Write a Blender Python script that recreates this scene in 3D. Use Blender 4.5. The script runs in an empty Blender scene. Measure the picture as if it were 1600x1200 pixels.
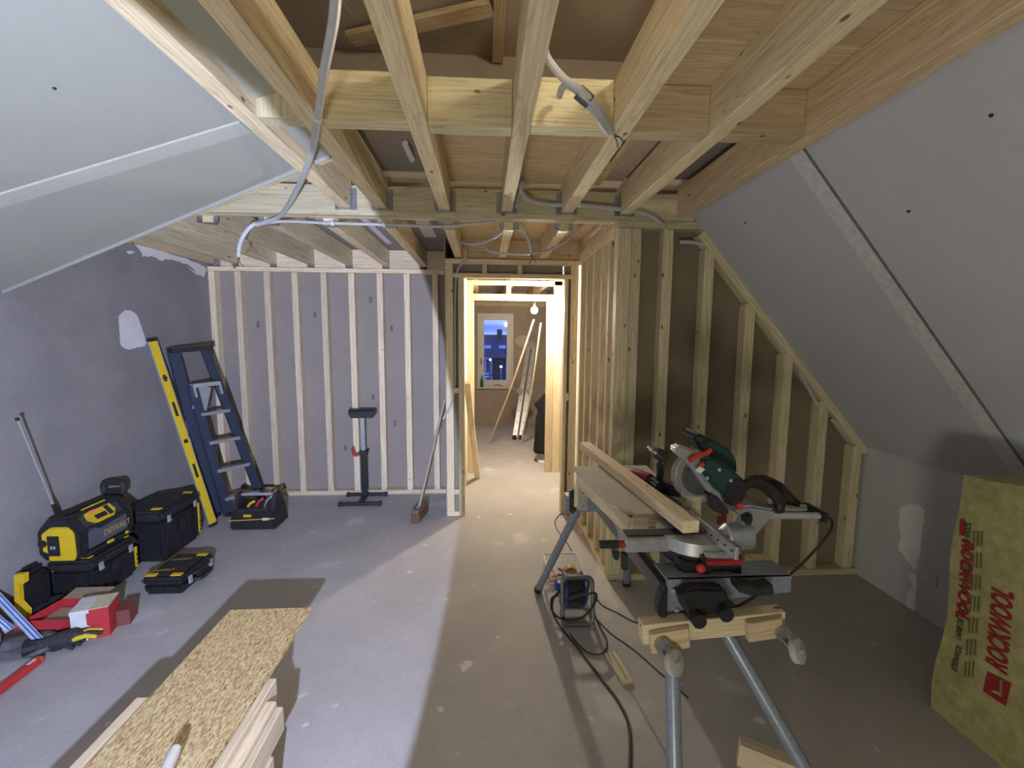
import bpy, bmesh, math, random
from mathutils import Vector, Matrix
random.seed(7)
S = bpy.context.scene
COL = S.collection
# ---------------------------------------------------------------- camera
F = 700.0
CAMP = Vector((0, 0, 1.62))
YAW, PITCH, ROLL = math.radians(3.538), math.radians(6.091), math.radians(0.4)
_f = Vector((math.sin(YAW)*math.cos(PITCH), math.cos(YAW)*math.cos(PITCH), -math.sin(PITCH)))
_r0 = Vector((math.cos(YAW), -math.sin(YAW), 0))
_d0 = _f.cross(_r0)
_r = math.cos(ROLL)*_r0 - math.sin(ROLL)*_d0
_d = math.sin(ROLL)*_r0 + math.cos(ROLL)*_d0
cd = bpy.data.cameras.new('camera')
cam = bpy.data.objects.new('camera', cd); COL.objects.link(cam)
cd.sensor_fit = 'HORIZONTAL'; cd.sensor_width = 36.0; cd.lens = 36.0*F/1600.0
cd.clip_start = 0.02; cd.clip_end = 200
M = Matrix.Identity(4)
for i in range(3):
    M[i][0] = _r[i]; M[i][1] = -_d[i]; M[i][2] = -_f[i]; M[i][3] = CAMP[i]
cam.matrix_world = M
S.camera = cam
def _ray(px, py): return _r*((px-800)/F) + _d*((py-600)/F) + _f
def PZ(px, py, z=0.0):
    v = _ray(px, py); return CAMP + v*((z-CAMP.z)/v.z)
def PY(px, py, y):
    v = _ray(px, py); return CAMP + v*(y/v.y)
def PX(px, py, x):
    v = _ray(px, py); return CAMP + v*(x/v.x)
# ---------------------------------------------------------------- world, lamps, exposure
w = bpy.data.worlds.new('World'); S.world = w; w.use_nodes = True
nt = w.node_tree; nt.nodes.clear()
o = nt.nodes.new('ShaderNodeOutputWorld'); b = nt.nodes.new('ShaderNodeBackground')
tc = nt.nodes.new('ShaderNodeTexCoord'); mp = nt.nodes.new('ShaderNodeMapping'); mp.inputs['Scale'].default_value = (2, 2, 26)
nz = nt.nodes.new('ShaderNodeTexNoise'); nz.inputs['Scale'].default_value = 1.4; nz.inputs['Detail'].default_value = 3
cr = nt.nodes.new('ShaderNodeValToRGB')
cr.color_ramp.elements[0].position = .35; cr.color_ramp.elements[0].color = (0.055, 0.10, 0.42, 1)
cr.color_ramp.elements[1].position = .68; cr.color_ramp.elements[1].color = (0.24, 0.32, 0.78, 1)
nt.links.new(tc.outputs['Generated'], mp.inputs['Vector']); nt.links.new(mp.outputs[0], nz.inputs['Vector'])
nt.links.new(nz.outputs['Fac'], cr.inputs[0]); nt.links.new(cr.outputs[0], b.inputs['Color'])
b.inputs['Strength'].default_value = 2.8
nt.links.new(b.outputs[0], o.inputs[0])
def lamp(name, kind, loc, power, color, **k):
    l = bpy.data.lights.new(name, kind); l.energy = power; l.color = color
    for a, v in k.items(): setattr(l, a, v)
    ob = bpy.data.objects.new(name, l); COL.objects.link(ob); ob.location = loc
    return ob
def aim(ob, d): ob.rotation_euler = Vector(d).to_track_quat('-Z', 'Y').to_euler()
# cold LED work light held just below and behind the camera, aimed at the left half of the room
wl = lamp('work_light', 'SPOT', (-0.15, -0.27, 1.25), 440, (0.58, 0.66, 1.0), spot_size=math.radians(104), spot_blend=0.02, shadow_soft_size=0.02)
aim(wl, (-1.35, 1.0, -0.25))
wl.data.use_nodes = True
_n = wl.data.node_tree.nodes; _e = next(x for x in _n if x.type == 'EMISSION'); _lf = _n.new('ShaderNodeLightFalloff'); _lf.inputs['Strength'].default_value = 0.36
wl.data.node_tree.links.new(_lf.outputs['Linear'], _e.inputs['Strength'])
# weak separate spot, unseen, added to light the insulation pack and slope
ws_ = lamp('pack_fill', 'SPOT', (0.30, -0.30, 0.78), 34, (0.92, 1.0, 0.88), spot_size=math.radians(21), spot_blend=0.55, shadow_soft_size=0.02)
aim(ws_, (1.98, 1.50, 0.24))
# weak warm uplighter added unseen behind the camera to brighten joists and slopes
bl = lamp('fill_uplight', 'SPOT', (-0.5, -1.3, 0.20), 112, (1.0, 0.95, 0.79), spot_size=math.radians(150), spot_blend=0.5, shadow_soft_size=0.25)
aim(bl, (0.35, 0.55, 0.85))
# unseen fill light added above the joists to brighten the loft boards
ll = lamp('loft_fill', 'POINT', (0.90, 0.30, 2.85), 38, (1.0, 0.90, 0.74), shadow_soft_size=0.08)
BULB = (0.56, 5.08, 1.912)
BULB_POWER = 130.0
S.view_settings.view_transform = 'Standard'
S.view_settings.look = 'None'
S.view_settings.exposure = 0.0
S.view_settings.gamma = 1.0
S.view_settings.use_curve_mapping = False
# ---------------------------------------------------------------- materials
MATS = {}
def _new(name):
    m = bpy.data.materials.new(name); m.use_nodes = True
    n = m.node_tree.nodes; n.clear()
    out = n.new('ShaderNodeOutputMaterial'); bs = n.new('ShaderNodeBsdfPrincipled')
    m.node_tree.links.new(bs.outputs[0], out.inputs[0])
    return m, n, m.node_tree.links, bs
def ramp(n, stops):
    r = n.new('ShaderNodeValToRGB'); e = r.color_ramp.elements
    while len(e) < len(stops): e.new(0.5)
    for i, (p, c) in enumerate(stops):
        e[i].position = p; e[i].color = (c[0], c[1], c[2], 1)
    return r
def mixc(n, L, fac, a, b, mode='MIX'):
    x = n.new('ShaderNodeMix'); x.data_type = 'RGBA'; x.blend_type = mode
    for sock, v in ((0, fac), (6, a), (7, b)):
        if hasattr(v, 'links'): L.new(v, x.inputs[sock])
        elif sock == 0: x.inputs[0].default_value = v
        else: x.inputs[sock].default_value = (v[0], v[1], v[2], 1)
    return x.outputs[2]
def plain(name, c, rough=0.5, metal=0.0, noise=0.12, scale=30, emit=0, bump=0.0, spec=0.5, alpha=1.0, trans=0.0):
    if name in MATS: return MATS[name]
    m, n, L, bs = _new(name)
    t = n.new('ShaderNodeTexCoord'); nz = n.new('ShaderNodeTexNoise'); nz.inputs['Scale'].default_value = scale; nz.inputs['Detail'].default_value = 3
    L.new(t.outputs['Object'], nz.inputs['Vector'])
    r = ramp(n, [(0.3, [v*(1-noise) for v in c]), (0.7, [min(1, v*(1+noise)) for v in c])])
    L.new(nz.outputs['Fac'], r.inputs[0]); L.new(r.outputs[0], bs.inputs['Base Color'])
    bs.inputs['Roughness'].default_value = rough; bs.inputs['Metallic'].default_value = metal
    bs.inputs['Specular IOR Level'].default_value = spec
    if emit:
        bs.inputs['Emission Color'].default_value = (c[0], c[1], c[2], 1); bs.inputs['Emission Strength'].default_value = emit
    if bump:
        bp = n.new('ShaderNodeBump'); bp.inputs['Strength'].default_value = bump; bp.inputs['Distance'].default_value = 0.004
        L.new(nz.outputs['Fac'], bp.inputs['Height']); L.new(bp.outputs[0], bs.inputs['Normal'])
    if alpha < 1: bs.inputs['Alpha'].default_value = alpha
    if trans: bs.inputs['Transmission Weight'].default_value = trans
    MATS[name] = m; return m
def wood(name, light, dark, knots=1.0, rough=0.62, stain=None):
    """sawn timber: grain along local X, growth rings across, knots, every piece its own offset"""
    m, n, L, bs = _new(name)
    t = n.new('ShaderNodeTexCoord'); oi = n.new('ShaderNodeObjectInfo')
    add = n.new('ShaderNodeVectorMath'); add.operation = 'MULTIPLY_ADD'
    comb = n.new('ShaderNodeCombineXYZ')
    for i in range(3): L.new(oi.outputs['Random'], comb.inputs[i])
    L.new(comb.outputs[0], add.inputs[0]); add.inputs[1].default_value = (37, 23, 11); L.new(t.outputs['Object'], add.inputs[2])
    mp = n.new('ShaderNodeMapping'); mp.inputs['Scale'].default_value = (0.55, 9, 9); L.new(add.outputs[0], mp.inputs['Vector'])
    nz = n.new('ShaderNodeTexNoise'); nz.inputs['Scale'].default_value = 2.2; nz.inputs['Detail'].default_value = 4; nz.inputs['Distortion'].default_value = 1.1
    L.new(mp.outputs[0], nz.inputs['Vector'])
    mul = n.new('ShaderNodeMath'); mul.operation = 'MULTIPLY'; mul.inputs[1].default_value = 14.0; L.new(nz.outputs['Fac'], mul.inputs[0])
    fr = n.new('ShaderNodeMath'); fr.operation = 'PINGPONG'; fr.inputs[1].default_value = 1.0; L.new(mul.outputs[0], fr.inputs[0])
    mp2 = n.new('ShaderNodeMapping'); mp2.inputs['Scale'].default_value = (4, 90, 90); L.new(add.outputs[0], mp2.inputs['Vector'])
    n2 = n.new('ShaderNodeTexNoise'); n2.inputs['Scale'].default_value = 1.0; n2.inputs['Detail'].default_value = 2; L.new(mp2.outputs[0], n2.inputs['Vector'])
    r1 = ramp(n, [(0.0, light), (0.75, [light[i]*.8+dark[i]*.2 for i in range(3)]), (1.0, [light[i]*.45+dark[i]*.55 for i in range(3)])]); L.new(fr.outputs[0], r1.inputs[0])
    r2 = ramp(n, [(0.3, [.84]*3), (0.7, [1.06]*3)]); L.new(n2.outputs['Fac'], r2.inputs[0])
    c1 = mixc(n, L, 1.0, r1.outputs[0], r2.outputs[0], 'MULTIPLY')
    r3 = ramp(n, [(0.0, [.80, .80, .80]), (1.0, [1.10, 1.08, 1.05])]); L.new(oi.outputs['Random'], r3.inputs[0])
    c2 = mixc(n, L, 1.0, c1, r3.outputs[0], 'MULTIPLY')
    mp3 = n.new('ShaderNodeMapping'); mp3.inputs['Scale'].default_value = (1.0, 2.0, 2.0); L.new(add.outputs[0], mp3.inputs['Vector'])
    vo = n.new('ShaderNodeTexVoronoi'); vo.inputs['Scale'].default_value = 5.5; L.new(mp3.outputs[0], vo.inputs['Vector'])
    r4 = ramp(n, [(0.055*knots, (1, 1, 1)), (0.105*knots, (0, 0, 0))]); L.new(vo.outputs['Distance'], r4.inputs[0])
    c3 = mixc(n, L, r4.outputs[0], c2, [d*.36 for d in dark])
    L.new(c3, bs.inputs['Base Color']); bs.inputs['Roughness'].default_value = rough; bs.inputs['Specular IOR Level'].default_value = 0.3
    bp = n.new('ShaderNodeBump'); bp.inputs['Strength'].default_value = 0.25; bp.inputs['Distance'].default_value = 0.002
    L.new(n2.outputs['Fac'], bp.inputs['Height']); L.new(bp.outputs[0], bs.inputs['Normal'])
    MATS[name] = m; return m
WOOD = wood('pine', (0.87, 0.76, 0.51), (0.55, 0.38, 0.18))
WOODG = wood('treated_pine', (0.76, 0.69, 0.45), (0.38, 0.31, 0.15))
WOODP = wood('pale_spruce', (0.86, 0.74, 0.53), (0.60, 0.42, 0.22), 0.7)
WOODB = wood('deck_board', (0.76, 0.61, 0.39), (0.45, 0.28, 0.12), 0.9)
def mottled(name, c0, c1, scale=3.0, fine=60, fineamt=.08, rough=.85, bump=.15, patches=None, spec=0.3):
    m, n, L, bs = _new(name)
    t = n.new('ShaderNodeTexCoord')
    nz = n.new('ShaderNodeTexNoise'); nz.inputs['Scale'].default_value = scale; nz.inputs['Detail'].default_value = 6; nz.inputs['Roughness'].default_value = .65
    L.new(t.outputs['Object'], nz.inputs['Vector'])
    r = ramp(n, [(0.32, c0), (0.68, c1)]); L.new(nz.outputs['Fac'], r.inputs[0])
    n2 = n.new('ShaderNodeTexNoise'); n2.inputs['Scale'].default_value = fine; n2.inputs['Detail'].default_value = 3; L.new(t.outputs['Object'], n2.inputs['Vector'])
    r2 = ramp(n, [(0.25, [1-fineamt]*3), (0.75, [1+fineamt]*3)]); L.new(n2.outputs['Fac'], r2.inputs[0])
    c = mixc(n, L, 1.0, r.outputs[0], r2.outputs[0], 'MULTIPLY')
    if patches:   # (position scale, threshold, colour)
        for sc, th, pc in patches:
            n3 = n.new('ShaderNodeTexNoise'); n3.inputs['Scale'].default_value = sc; n3.inputs['Detail'].default_value = 5; L.new(t.outputs['Object'], n3.inputs['Vector'])
            r3 = ramp(n, [(th, (0, 0, 0)), (th+.05, (1, 1, 1))]); L.new(n3.outputs['Fac'], r3.inputs[0])
            c = mixc(n, L, r3.outputs[0], c, pc)
    L.new(c, bs.inputs['Base Color']); bs.inputs['Roughness'].default_value = rough; bs.inputs['Specular IOR Level'].default_value = spec
    bp = n.new('ShaderNodeBump'); bp.inputs['Strength'].default_value = bump; bp.inputs['Distance'].default_value = 0.003
    L.new(n2.outputs['Fac'], bp.inputs['Height']); L.new(bp.outputs[0], bs.inputs['Normal'])
    MATS[name] = m; return m
M_FLOOR = mottled('screed_floor', (0.40, 0.385, 0.37), (0.49, 0.475, 0.455), 2.2, 90, .07, .7, .08, [(2.1, .645, (.58, .57, .56)), (9.0, .70, (.70, .70, .69))], .35)
M_PLASTER = mottled('raw_plaster', (0.25, 0.24, 0.232), (0.315, 0.30, 0.288), 3.0, 70, .09, .9, .35)
M_BROWNBOARD = mottled('plasterboard_back', (0.295, 0.258, 0.225), (0.335, 0.295, 0.258), 2.0, 140, .05, .85, .05)
M_LOFT = mottled('loft_board', (0.44, 0.38, 0.29), (0.50, 0.43, 0.34), 2.0, 140, .05, .85, .05)
M_WHITE = mottled('plasterboard_face', (0.375, 0.385, 0.325), (0.405, 0.415, 0.355), 1.5, 160, .04, .75, .04)
M_GREYW = mottled('grey_plasterboard_face', (0.50, 0.51, 0.52), (0.55, 0.56, 0.57), 1.5, 160, .07, .8, .06)
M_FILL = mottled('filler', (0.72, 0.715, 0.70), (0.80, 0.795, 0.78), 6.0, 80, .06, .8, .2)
M_LINING = mottled('lining_board', (0.70, 0.66, 0.58), (0.76, 0.72, 0.64), 2.0, 120, .03, .8, .03)
M_CONDUIT = plain('grey_pvc', (0.50, 0.51, 0.52), .4, 0, .05)
M_STEEL = plain('galvanised', (0.46, 0.48, 0.50), .38, .85, .2, 60)
M_DARKSTEEL = plain('dark_steel', (0.16, 0.17, 0.18), .4, .8)
M_BLACK = plain('black_plastic', (0.018, 0.018, 0.020), .45, 0, .2)
M_BLACK2 = plain('soft_black', (0.024, 0.024, 0.026), .6, 0, .2)
M_YELLOW = plain('yellow_plastic', (0.72, 0.50, 0.02), .4, 0, .06)
M_RED = plain('red_plastic', (0.50, 0.035, 0.03), .45, 0, .1)
M_REDD = plain('dark_red_plastic', (0.33, 0.02, 0.025), .5, 0, .1)
M_ALU = plain('aluminium', (0.50, 0.51, 0.52), .42, .45, .1, 50)
M_SILVER = plain('cast_silver', (0.42, 0.44, 0.46), .42, .55, .12, 40)
M_STAND = plain('grey_blue_paint', (0.26, 0.30, 0.36), .38, .25, .12, 60)
M_GREEN = plain('dark_green_plastic', (0.018, 0.050, 0.048), .42, 0, .15)
M_BLUE = plain('navy_fibreglass', (0.030, 0.040, 0.068), .45, 0, .12)
M_BLUEP = plain('blue_plastic', (0.02, 0.05, 0.36), .4, 0, .1)
M_INK = plain('black_ink', (0.02, 0.02, 0.02), .7, 0, .05)
M_WHITEP = plain('white_plastic', (0.72, 0.72, 0.72), .4, 0, .03)
M_CABLE = plain('black_rubber', (0.022, 0.021, 0.020), .55, 0, .1)
M_COPPER = plain('brown_wire', (0.20, 0.09, 0.04), .5)
def osb():
    m, n, L, bs = _new('osb')
    t = n.new('ShaderNodeTexCoord')
    mp = n.new('ShaderNodeMapping'); mp.inputs['Scale'].default_value = (60, 150, 90); mp.inputs['Rotation'].default_value = (0, 0, .75); L.new(t.outputs['Object'], mp.inputs['Vector'])
    nz = n.new('ShaderNodeTexNoise'); nz.inputs['Scale'].default_value = .8; nz.inputs['Distortion'].default_value = 2.0; nz.inputs['Detail'].default_value = 4; L.new(t.outputs['Object'], nz.inputs['Vector'])
    ad = n.new('ShaderNodeVectorMath'); ad.operation = 'MULTIPLY_ADD'; ad.inputs[1].default_value = (5, 5, 5); L.new(nz.outputs['Color'], ad.inputs[0]); L.new(mp.outputs[0], ad.inputs[2])
    vo = n.new('ShaderNodeTexVoronoi'); vo.inputs['Scale'].default_value = 1.5; L.new(ad.outputs[0], vo.inputs['Vector'])
    r = ramp(n, [(0.0, (0.42, 0.27, 0.10)), (0.35, (0.60, 0.44, 0.20)), (0.7, (0.72, 0.57, 0.30)), (1.0, (0.80, 0.68, 0.42))]); 
    sp = n.new('ShaderNodeSeparateColor'); L.new(vo.outputs['Color'], sp.inputs[0]); L.new(sp.outputs[0], r.inputs[0])
    n2 = n.new('ShaderNodeTexNoise'); n2.inputs['Scale'].default_value = 9; n2.inputs['Detail'].default_value = 5; L.new(ad.outputs[0], n2.inputs['Vector'])
    mp3 = n.new('ShaderNodeMapping'); mp3.inputs['Scale'].default_value = (36, 220, 80); mp3.inputs['Rotation'].default_value = (0, 0, -.6); L.new(t.outputs['Object'], mp3.inputs['Vector'])
    n3 = n.new('ShaderNodeTexNoise'); n3.inputs['Scale'].default_value = 1.0; n3.inputs['Detail'].default_value = 2; L.new(mp3.outputs[0], n3.inputs['Vector'])
    r3 = ramp(n, [(0.60, (0, 0, 0)), (0.66, (1, 1, 1))]); L.new(n3.outputs['Fac'], r3.inputs[0])
    c = mixc(n, L, r3.outputs[0], r.outputs[0], (0.24, 0.13, 0.045))
    L.new(c, bs.inputs['Base Color']); bs.inputs['Roughness'].default_value = .7
    bp = n.new('ShaderNodeBump'); bp.inputs['Strength'].default_value = .35; bp.inputs['Distance'].default_value = .002; L.new(sp.outputs[1], bp.inputs['Height']); L.new(bp.outputs[0], bs.inputs['Normal'])
    return m
M_OSB = osb()
def clearplastic():
    m, n, L, bs = _new('clear_plastic')
    bs.inputs['Base Color'].default_value = (0.8, 0.82, 0.83, 1); bs.inputs['Roughness'].default_value = .15; bs.inputs['Alpha'].default_value = .10
    return m
M_CLEAR = clearplastic()
def glassmat():
    m = bpy.data.materials.new('window_glass'); m.use_nodes = True; n = m.node_tree.nodes; n.clear(); L = m.node_tree.links
    o = n.new('ShaderNodeOutputMaterial'); t = n.new('ShaderNodeBsdfTransparent'); g = n.new('ShaderNodeBsdfGlossy'); g.inputs['Roughness'].default_value = 0.02
    mx = n.new('ShaderNodeMixShader'); mx.inputs[0].default_value = .08
    L.new(t.outputs[0], mx.inputs[1]); L.new(g.outputs[0], mx.inputs[2]); L.new(mx.outputs[0], o.inputs[0]); return m
M_GLASS = glassmat()
# ---------------------------------------------------------------- object helpers
WL = {}; WM = {}
def tag(o, label=None, cat=None, group=None, kind=None):
    if label: o['label'] = label
    if cat: o['category'] = cat
    if group: o['group'] = group
    if kind: o['kind'] = kind
    return o
def empty(name, loc=(0, 0, 0), **k):
    o = bpy.data.objects.new(name, None); COL.objects.link(o); o.location = loc; o.empty_display_size = .05
    WL[o] = Vector(loc); WM[o] = Matrix.Translation(loc); return tag(o, **k)
def link(o, parent, Mw):
    COL.objects.link(o)
    if parent is not None:
        o.parent = parent; o.matrix_basis = WM[parent].inverted() @ Mw
    else: o.matrix_basis = Mw
    WL[o] = Mw.translation.copy(); WM[o] = Mw.copy()
    return o
_BOX = {}
def boxmesh(L, W, H, bev, mat):
    key = (round(L, 3), round(W, 3), round(H, 3), bev, mat.name)
    if key in _BOX: return _BOX[key]
    bm = bmesh.new(); bmesh.ops.create_cube(bm, size=1); bmesh.ops.scale(bm, vec=(L, W, H), verts=bm.verts)
    if bev: bmesh.ops.bevel(bm, geom=bm.edges[:], offset=min(bev, .3*min(L, W, H)), segments=1, affect='EDGES')
    me = bpy.data.meshes.new('timber'); bm.to_mesh(me); bm.free(); me.materials.append(mat); _BOX[key] = me; return me
def ab(name, x0, x1, y0, y1, z0, z1, mat=None, parent=None, bev=.002, **k):
    """axis-aligned piece of timber / panel; local X runs along its longest side"""
    mat = mat or WOOD
    d = [x1-x0, y1-y0, z1-z0]; a = d.index(max(d)); c = Vector(((x0+x1)/2, (y0+y1)/2, (z0+z1)/2))
    if a == 0: R = Matrix.Identity(3); dims = d
    elif a == 1: R = Matrix(((0, -1, 0), (1, 0, 0), (0, 0, 1))); dims = [d[1], d[0], d[2]]
    else: R = Matrix(((0, 0, -1), (0, 1, 0), (1, 0, 0))); dims = [d[2], d[1], d[0]]
    o = bpy.data.objects.new(name, boxmesh(dims[0], dims[1], dims[2], bev, mat))
    link(o, parent, Matrix.Translation(c) @ R.to_4x4()); return tag(o, **k)
def bar(name, p0, p1, wd, ht, mat=None, parent=None, up=(0, 0, 1), bev=.002, **k):
    """rectangular bar from p0 to p1, width wd sideways, height ht along up"""
    mat = mat or WOOD
    p0, p1 = Vector(p0), Vector(p1); x = (p1-p0); L = x.length; x.normalize()
    y = Vector(up).cross(x).normalized(); z = x.cross(y)
    R = Matrix((x, y, z)).transposed().to_4x4()
    o = bpy.data.objects.new(name, boxmesh(L, wd, ht, bev, mat)); link(o, parent, Matrix.Translation((p0+p1)/2) @ R); return tag(o, **k)
class B:
    """collects shapes in world space, built as one mesh"""
    def __init__(s): s.v = []; s.f = []
    def add(s, vs, fs):
        n = len(s.v); s.v += [Vector(v) for v in vs]; s.f += [tuple(i+n for i in f) for f in fs]; return s
    def box(s, x0, x1, y0, y1, z0, z1, bev=0, R=None, c=None):
        if bev or R is not None:
            bm = bmesh.new(); bmesh.ops.create_cube(bm, size=1); bmesh.ops.scale(bm, vec=(x1-x0, y1-y0, z1-z0), verts=bm.verts)
            if bev: bmesh.ops.bevel(bm, geom=bm.edges[:], offset=bev, segments=2, affect='EDGES')
            if R is not None: bmesh.ops.rotate(bm, matrix=R, verts=bm.verts)
            bmesh.ops.translate(bm, vec=((x0+x1)/2, (y0+y1)/2, (z0+z1)/2), verts=bm.verts)
            bm.verts.index_update(); s.add([v.co.copy() for v in bm.verts], [[v.index for v in f.verts] for f in bm.faces]); bm.free(); return s
        s.add([(x0, y0, z0), (x1, y0, z0), (x1, y1, z0), (x0, y1, z0), (x0, y0, z1), (x1, y0, z1), (x1, y1, z1), (x0, y1, z1)],
              [(0, 3, 2, 1), (4, 5, 6, 7), (0, 1, 5, 4), (1, 2, 6, 5), (2, 3, 7, 6), (3, 0, 4, 7)]); return s
    def rod(s, p0, p1, wd, ht, up=(0, 0, 1)):
        p0, p1 = Vector(p0), Vector(p1); x = (p1-p0).normalized(); y = Vector(up).cross(x).normalized(); z = x.cross(y)
        vs = []
        for p in (p0, p1):
            for a, c in ((-1, -1), (1, -1), (1, 1), (-1, 1)): vs.append(p + y*(a*wd/2) + z*(c*ht/2))
        s.add(vs, [(0, 3, 2, 1), (4, 5, 6, 7), (0, 1, 5, 4), (1, 2, 6, 5), (2, 3, 7, 6), (3, 0, 4, 7)]); return s
    def cyl(s, p0, p1, r0, r1=None, n=14):
        return s.tube([p0, p1], [r0, r0 if r1 is None else r1], n)
    def tube(s, pts, r, n=8, closed=False):
        pts = [Vector(p) for p in pts]; k = len(pts); rs = r if isinstance(r, (list, tuple)) else [r]*k
        vs = []; fs = []; prev = None
        for i, p in enumerate(pts):
            if closed: t = (pts[(i+1) % k]-pts[i-1])
            else: t = (pts[min(i+1, k-1)]-pts[max(i-1, 0)])
            if t.length < 1e-9: t = Vector((0, 0, 1))
            t.normalize()
            if prev is None:
                a = Vector((0, 0, 1)) if abs(t.z) < .9 else Vector((1, 0, 0)); u = t.cross(a).normalized()
            else: u = (prev - t*prev.dot(t)).normalized()
            prev = u; v = t.cross(u)
            for j in range(n):
                an = 2*math.pi*j/n; vs.append(p + (u*math.cos(an)+v*math.sin(an))*rs[i])
        for i in range(k if closed else k-1):
            for j in range(n):
                a = i*n+j; b2 = i*n+(j+1) % n; i2 = (i+1) % k; fs.append((a, b2, i2*n+(j+1) % n, i2*n+j))
        if not closed:
            fs.append(tuple(reversed(range(n)))); fs.append(tuple(range((k-1)*n, k*n)))
        s.add(vs, fs); return s
    def prism(s, poly, a, b, axis='y'):
        """2D outline extruded from a to b along axis; poly is (x,z) for y, (y,z) for x, (x,y) for z"""
        n = len(poly)
        mk = {'y': lambda p, t: (p[0], t, p[1]), 'x': lambda p, t: (t, p[0], p[1]), 'z': lambda p, t: (p[0], p[1], t)}[axis]
        vs = [mk(p, a) for p in poly]+[mk(p, b) for p in poly]
        fs = [tuple(range(n)), tuple(range(2*n-1, n-1, -1))]+[(i, i+n, (i+1) % n+n, (i+1) % n) for i in range(n)]
        s.add(vs, fs); return s
    def ball(s, c, r, n=12, m=8, sc=(1, 1, 1)):
        c = Vector(c); vs = []; fs = []
        for i in range(1, m):
            for j in range(n):
                th = math.pi*i/m; ph = 2*math.pi*j/n
                vs.append(c+Vector((r*sc[0]*math.sin(th)*math.cos(ph), r*sc[1]*math.sin(th)*math.sin(ph), r*sc[2]*math.cos(th))))
        t = len(vs); vs += [c+Vector((0, 0, r*sc[2])), c-Vector((0, 0, r*sc[2]))]
        for i in range(m-2):
            for j in range(n): fs.append((i*n+j, (i+1)*n+j, (i+1)*n+(j+1) % n, i*n+(j+1) % n))
        for j in range(n): fs.append((t, j, (j+1) % n)); fs.append((t+1, (m-2)*n+(j+1) % n, (m-2)*n+j))
        s.add(vs, fs); return s
    def build(s, name, mat, parent=None, smooth=True, bevel=0, **k):
        lo = Vector([min(v[i] for v in s.v) for i in range(3)]); hi = Vector([max(v[i] for v in s.v) for i in range(3)])
        c = (lo+hi)/2
        if parent is None: c.z = lo.z
        me = bpy.data.meshes.new(name); me.from_pydata([v-c for v in s.v], [], s.f); me.materials.append(mat)
        bm = bmesh.new(); bm.from_mesh(me); bmesh.ops.recalc_face_normals(bm, faces=bm.faces)
        if bevel: bmesh.ops.bevel(bm, geom=[e for e in bm.edges if len(e.link_faces) == 2 and e.calc_face_angle(0) > .5], offset=bevel, segments=2, affect='EDGES', clamp_overlap=True)
        bm.to_mesh(me); bm.free()
        if smooth:
            for p in me.polygons: p.use_smooth = True
            me.set_sharp_from_angle(angle=math.radians(35))
        o = bpy.data.objects.new(name, me); link(o, parent, Matrix.Translation(c)); return tag(o, **k)
def curve(pts, n=6):
    """Catmull-Rom through 3D points"""
    P = [Vector(p) for p in pts]; out = []
    for i in range(len(P)-1):
        p0 = P[max(i-1, 0)]; p1 = P[i]; p2 = P[i+1]; p3 = P[min(i+2, len(P)-1)]
        for j in range(n):
            t = j/n; out.append(.5*((2*p1)+(p2-p0)*t+(2*p0-5*p1+4*p2-p3)*t*t+(3*p1-p0-3*p2+p3)*t**3))
    out.append(P[-1]); return out
def text(body, size, origin, xdir, ydir, mat, parent, name='lettering', shear=0, bold=0, align='LEFT', lift=.0008, sx=1.0):
    fc = bpy.data.curves.new('t', 'FONT'); fc.body = body; fc.size = size; fc.shear = shear; fc.offset = bold; fc.align_x = align; fc.resolution_u = 3
    to = bpy.data.objects.new('t', fc); COL.objects.link(to)
    me = bpy.data.meshes.new_from_object(to); bpy.data.objects.remove(to); bpy.data.curves.remove(fc)
    me.materials.clear(); me.materials.append(mat); me.name = name
    x = Vector(xdir).normalized(); y = Vector(ydir).normalized(); z = x.cross(y).normalized()
    R = Matrix((x, y, z)).transposed().to_4x4() @ Matrix.Diagonal((sx, 1, 1, 1))
    o = bpy.data.objects.new(name, me); link(o, parent, Matrix.Translation(Vector(origin)+z*lift) @ R); return o
def quad(pts, th=None, nrm=None):
    """flat panel from coplanar corner points with thickness away from nrm"""
    b = B(); P = [Vector(p) for p in pts]; n = len(P); d = Vector(nrm).normalized()*th
    b.add(P+[p+d for p in P], [tuple(range(n)), tuple(range(2*n-1, n-1, -1))]+[(i, i+n, (i+1) % n+n, (i+1) % n) for i in range(n)]); return b
# ================================================================ THE ROOM
XL = -2.63; YB = 4.52; YD = 3.93; YR = 2.79; XR = 0.82; XK = 2.57; YF = 8.27
ZJ = 2.36; ZT = 2.53          # underside / top of main joists
b = B(); b.box(-3.0, 3.2, -2.6, 8.6, -0.15, 0.0); fl = b.build('floor', M_FLOOR, kind='structure')
# --- left party wall (raw plaster) with patches of white filler
b = B(); b.box(XL-.2, XL, -2.6, YB+.12, 0, 3.4); wall_left = b.build('wall_left', M_PLASTER, kind='structure')
def blob(name, pts, plane, mat, parent, th=.0012, jit=.004, sub=5):
    """irregular thin smear: outline smoothed through the given points on an x or y plane"""
    P = [Vector(p) for p in pts]; n = len(P); out = []
    for i in range(n):
        p0, p1, p2, p3 = P[i-1], P[i], P[(i+1) % n], P[(i+2) % n]
        for j in range(sub):
            t = j/sub; q = .5*((2*p1)+(p2-p0)*t+(2*p0-5*p1+4*p2-p3)*t*t+(3*p1-p0-3*p2+p3)*t**3)
            q += Vector([random.uniform(-jit, jit) for _ in range(3)]); out.append(q)
    for q in out: q[plane[0]] = plane[1]
    d = Vector((0, 0, 0)); d[plane[0]] = plane[2]*th
    bb = B(); k = len(out); c = sum(out, Vector())/k + d*1.2
    # ear-cut is left to the n-gon
    bb.add([q for q in out]+[q+d for q in out], [tuple(range(k, 2*k))]+[(i, i+k, (i+1) % k+k, (i+1) % k) for i in range(k)])
    return bb.build(name, mat, parent, smooth=False)
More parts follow.
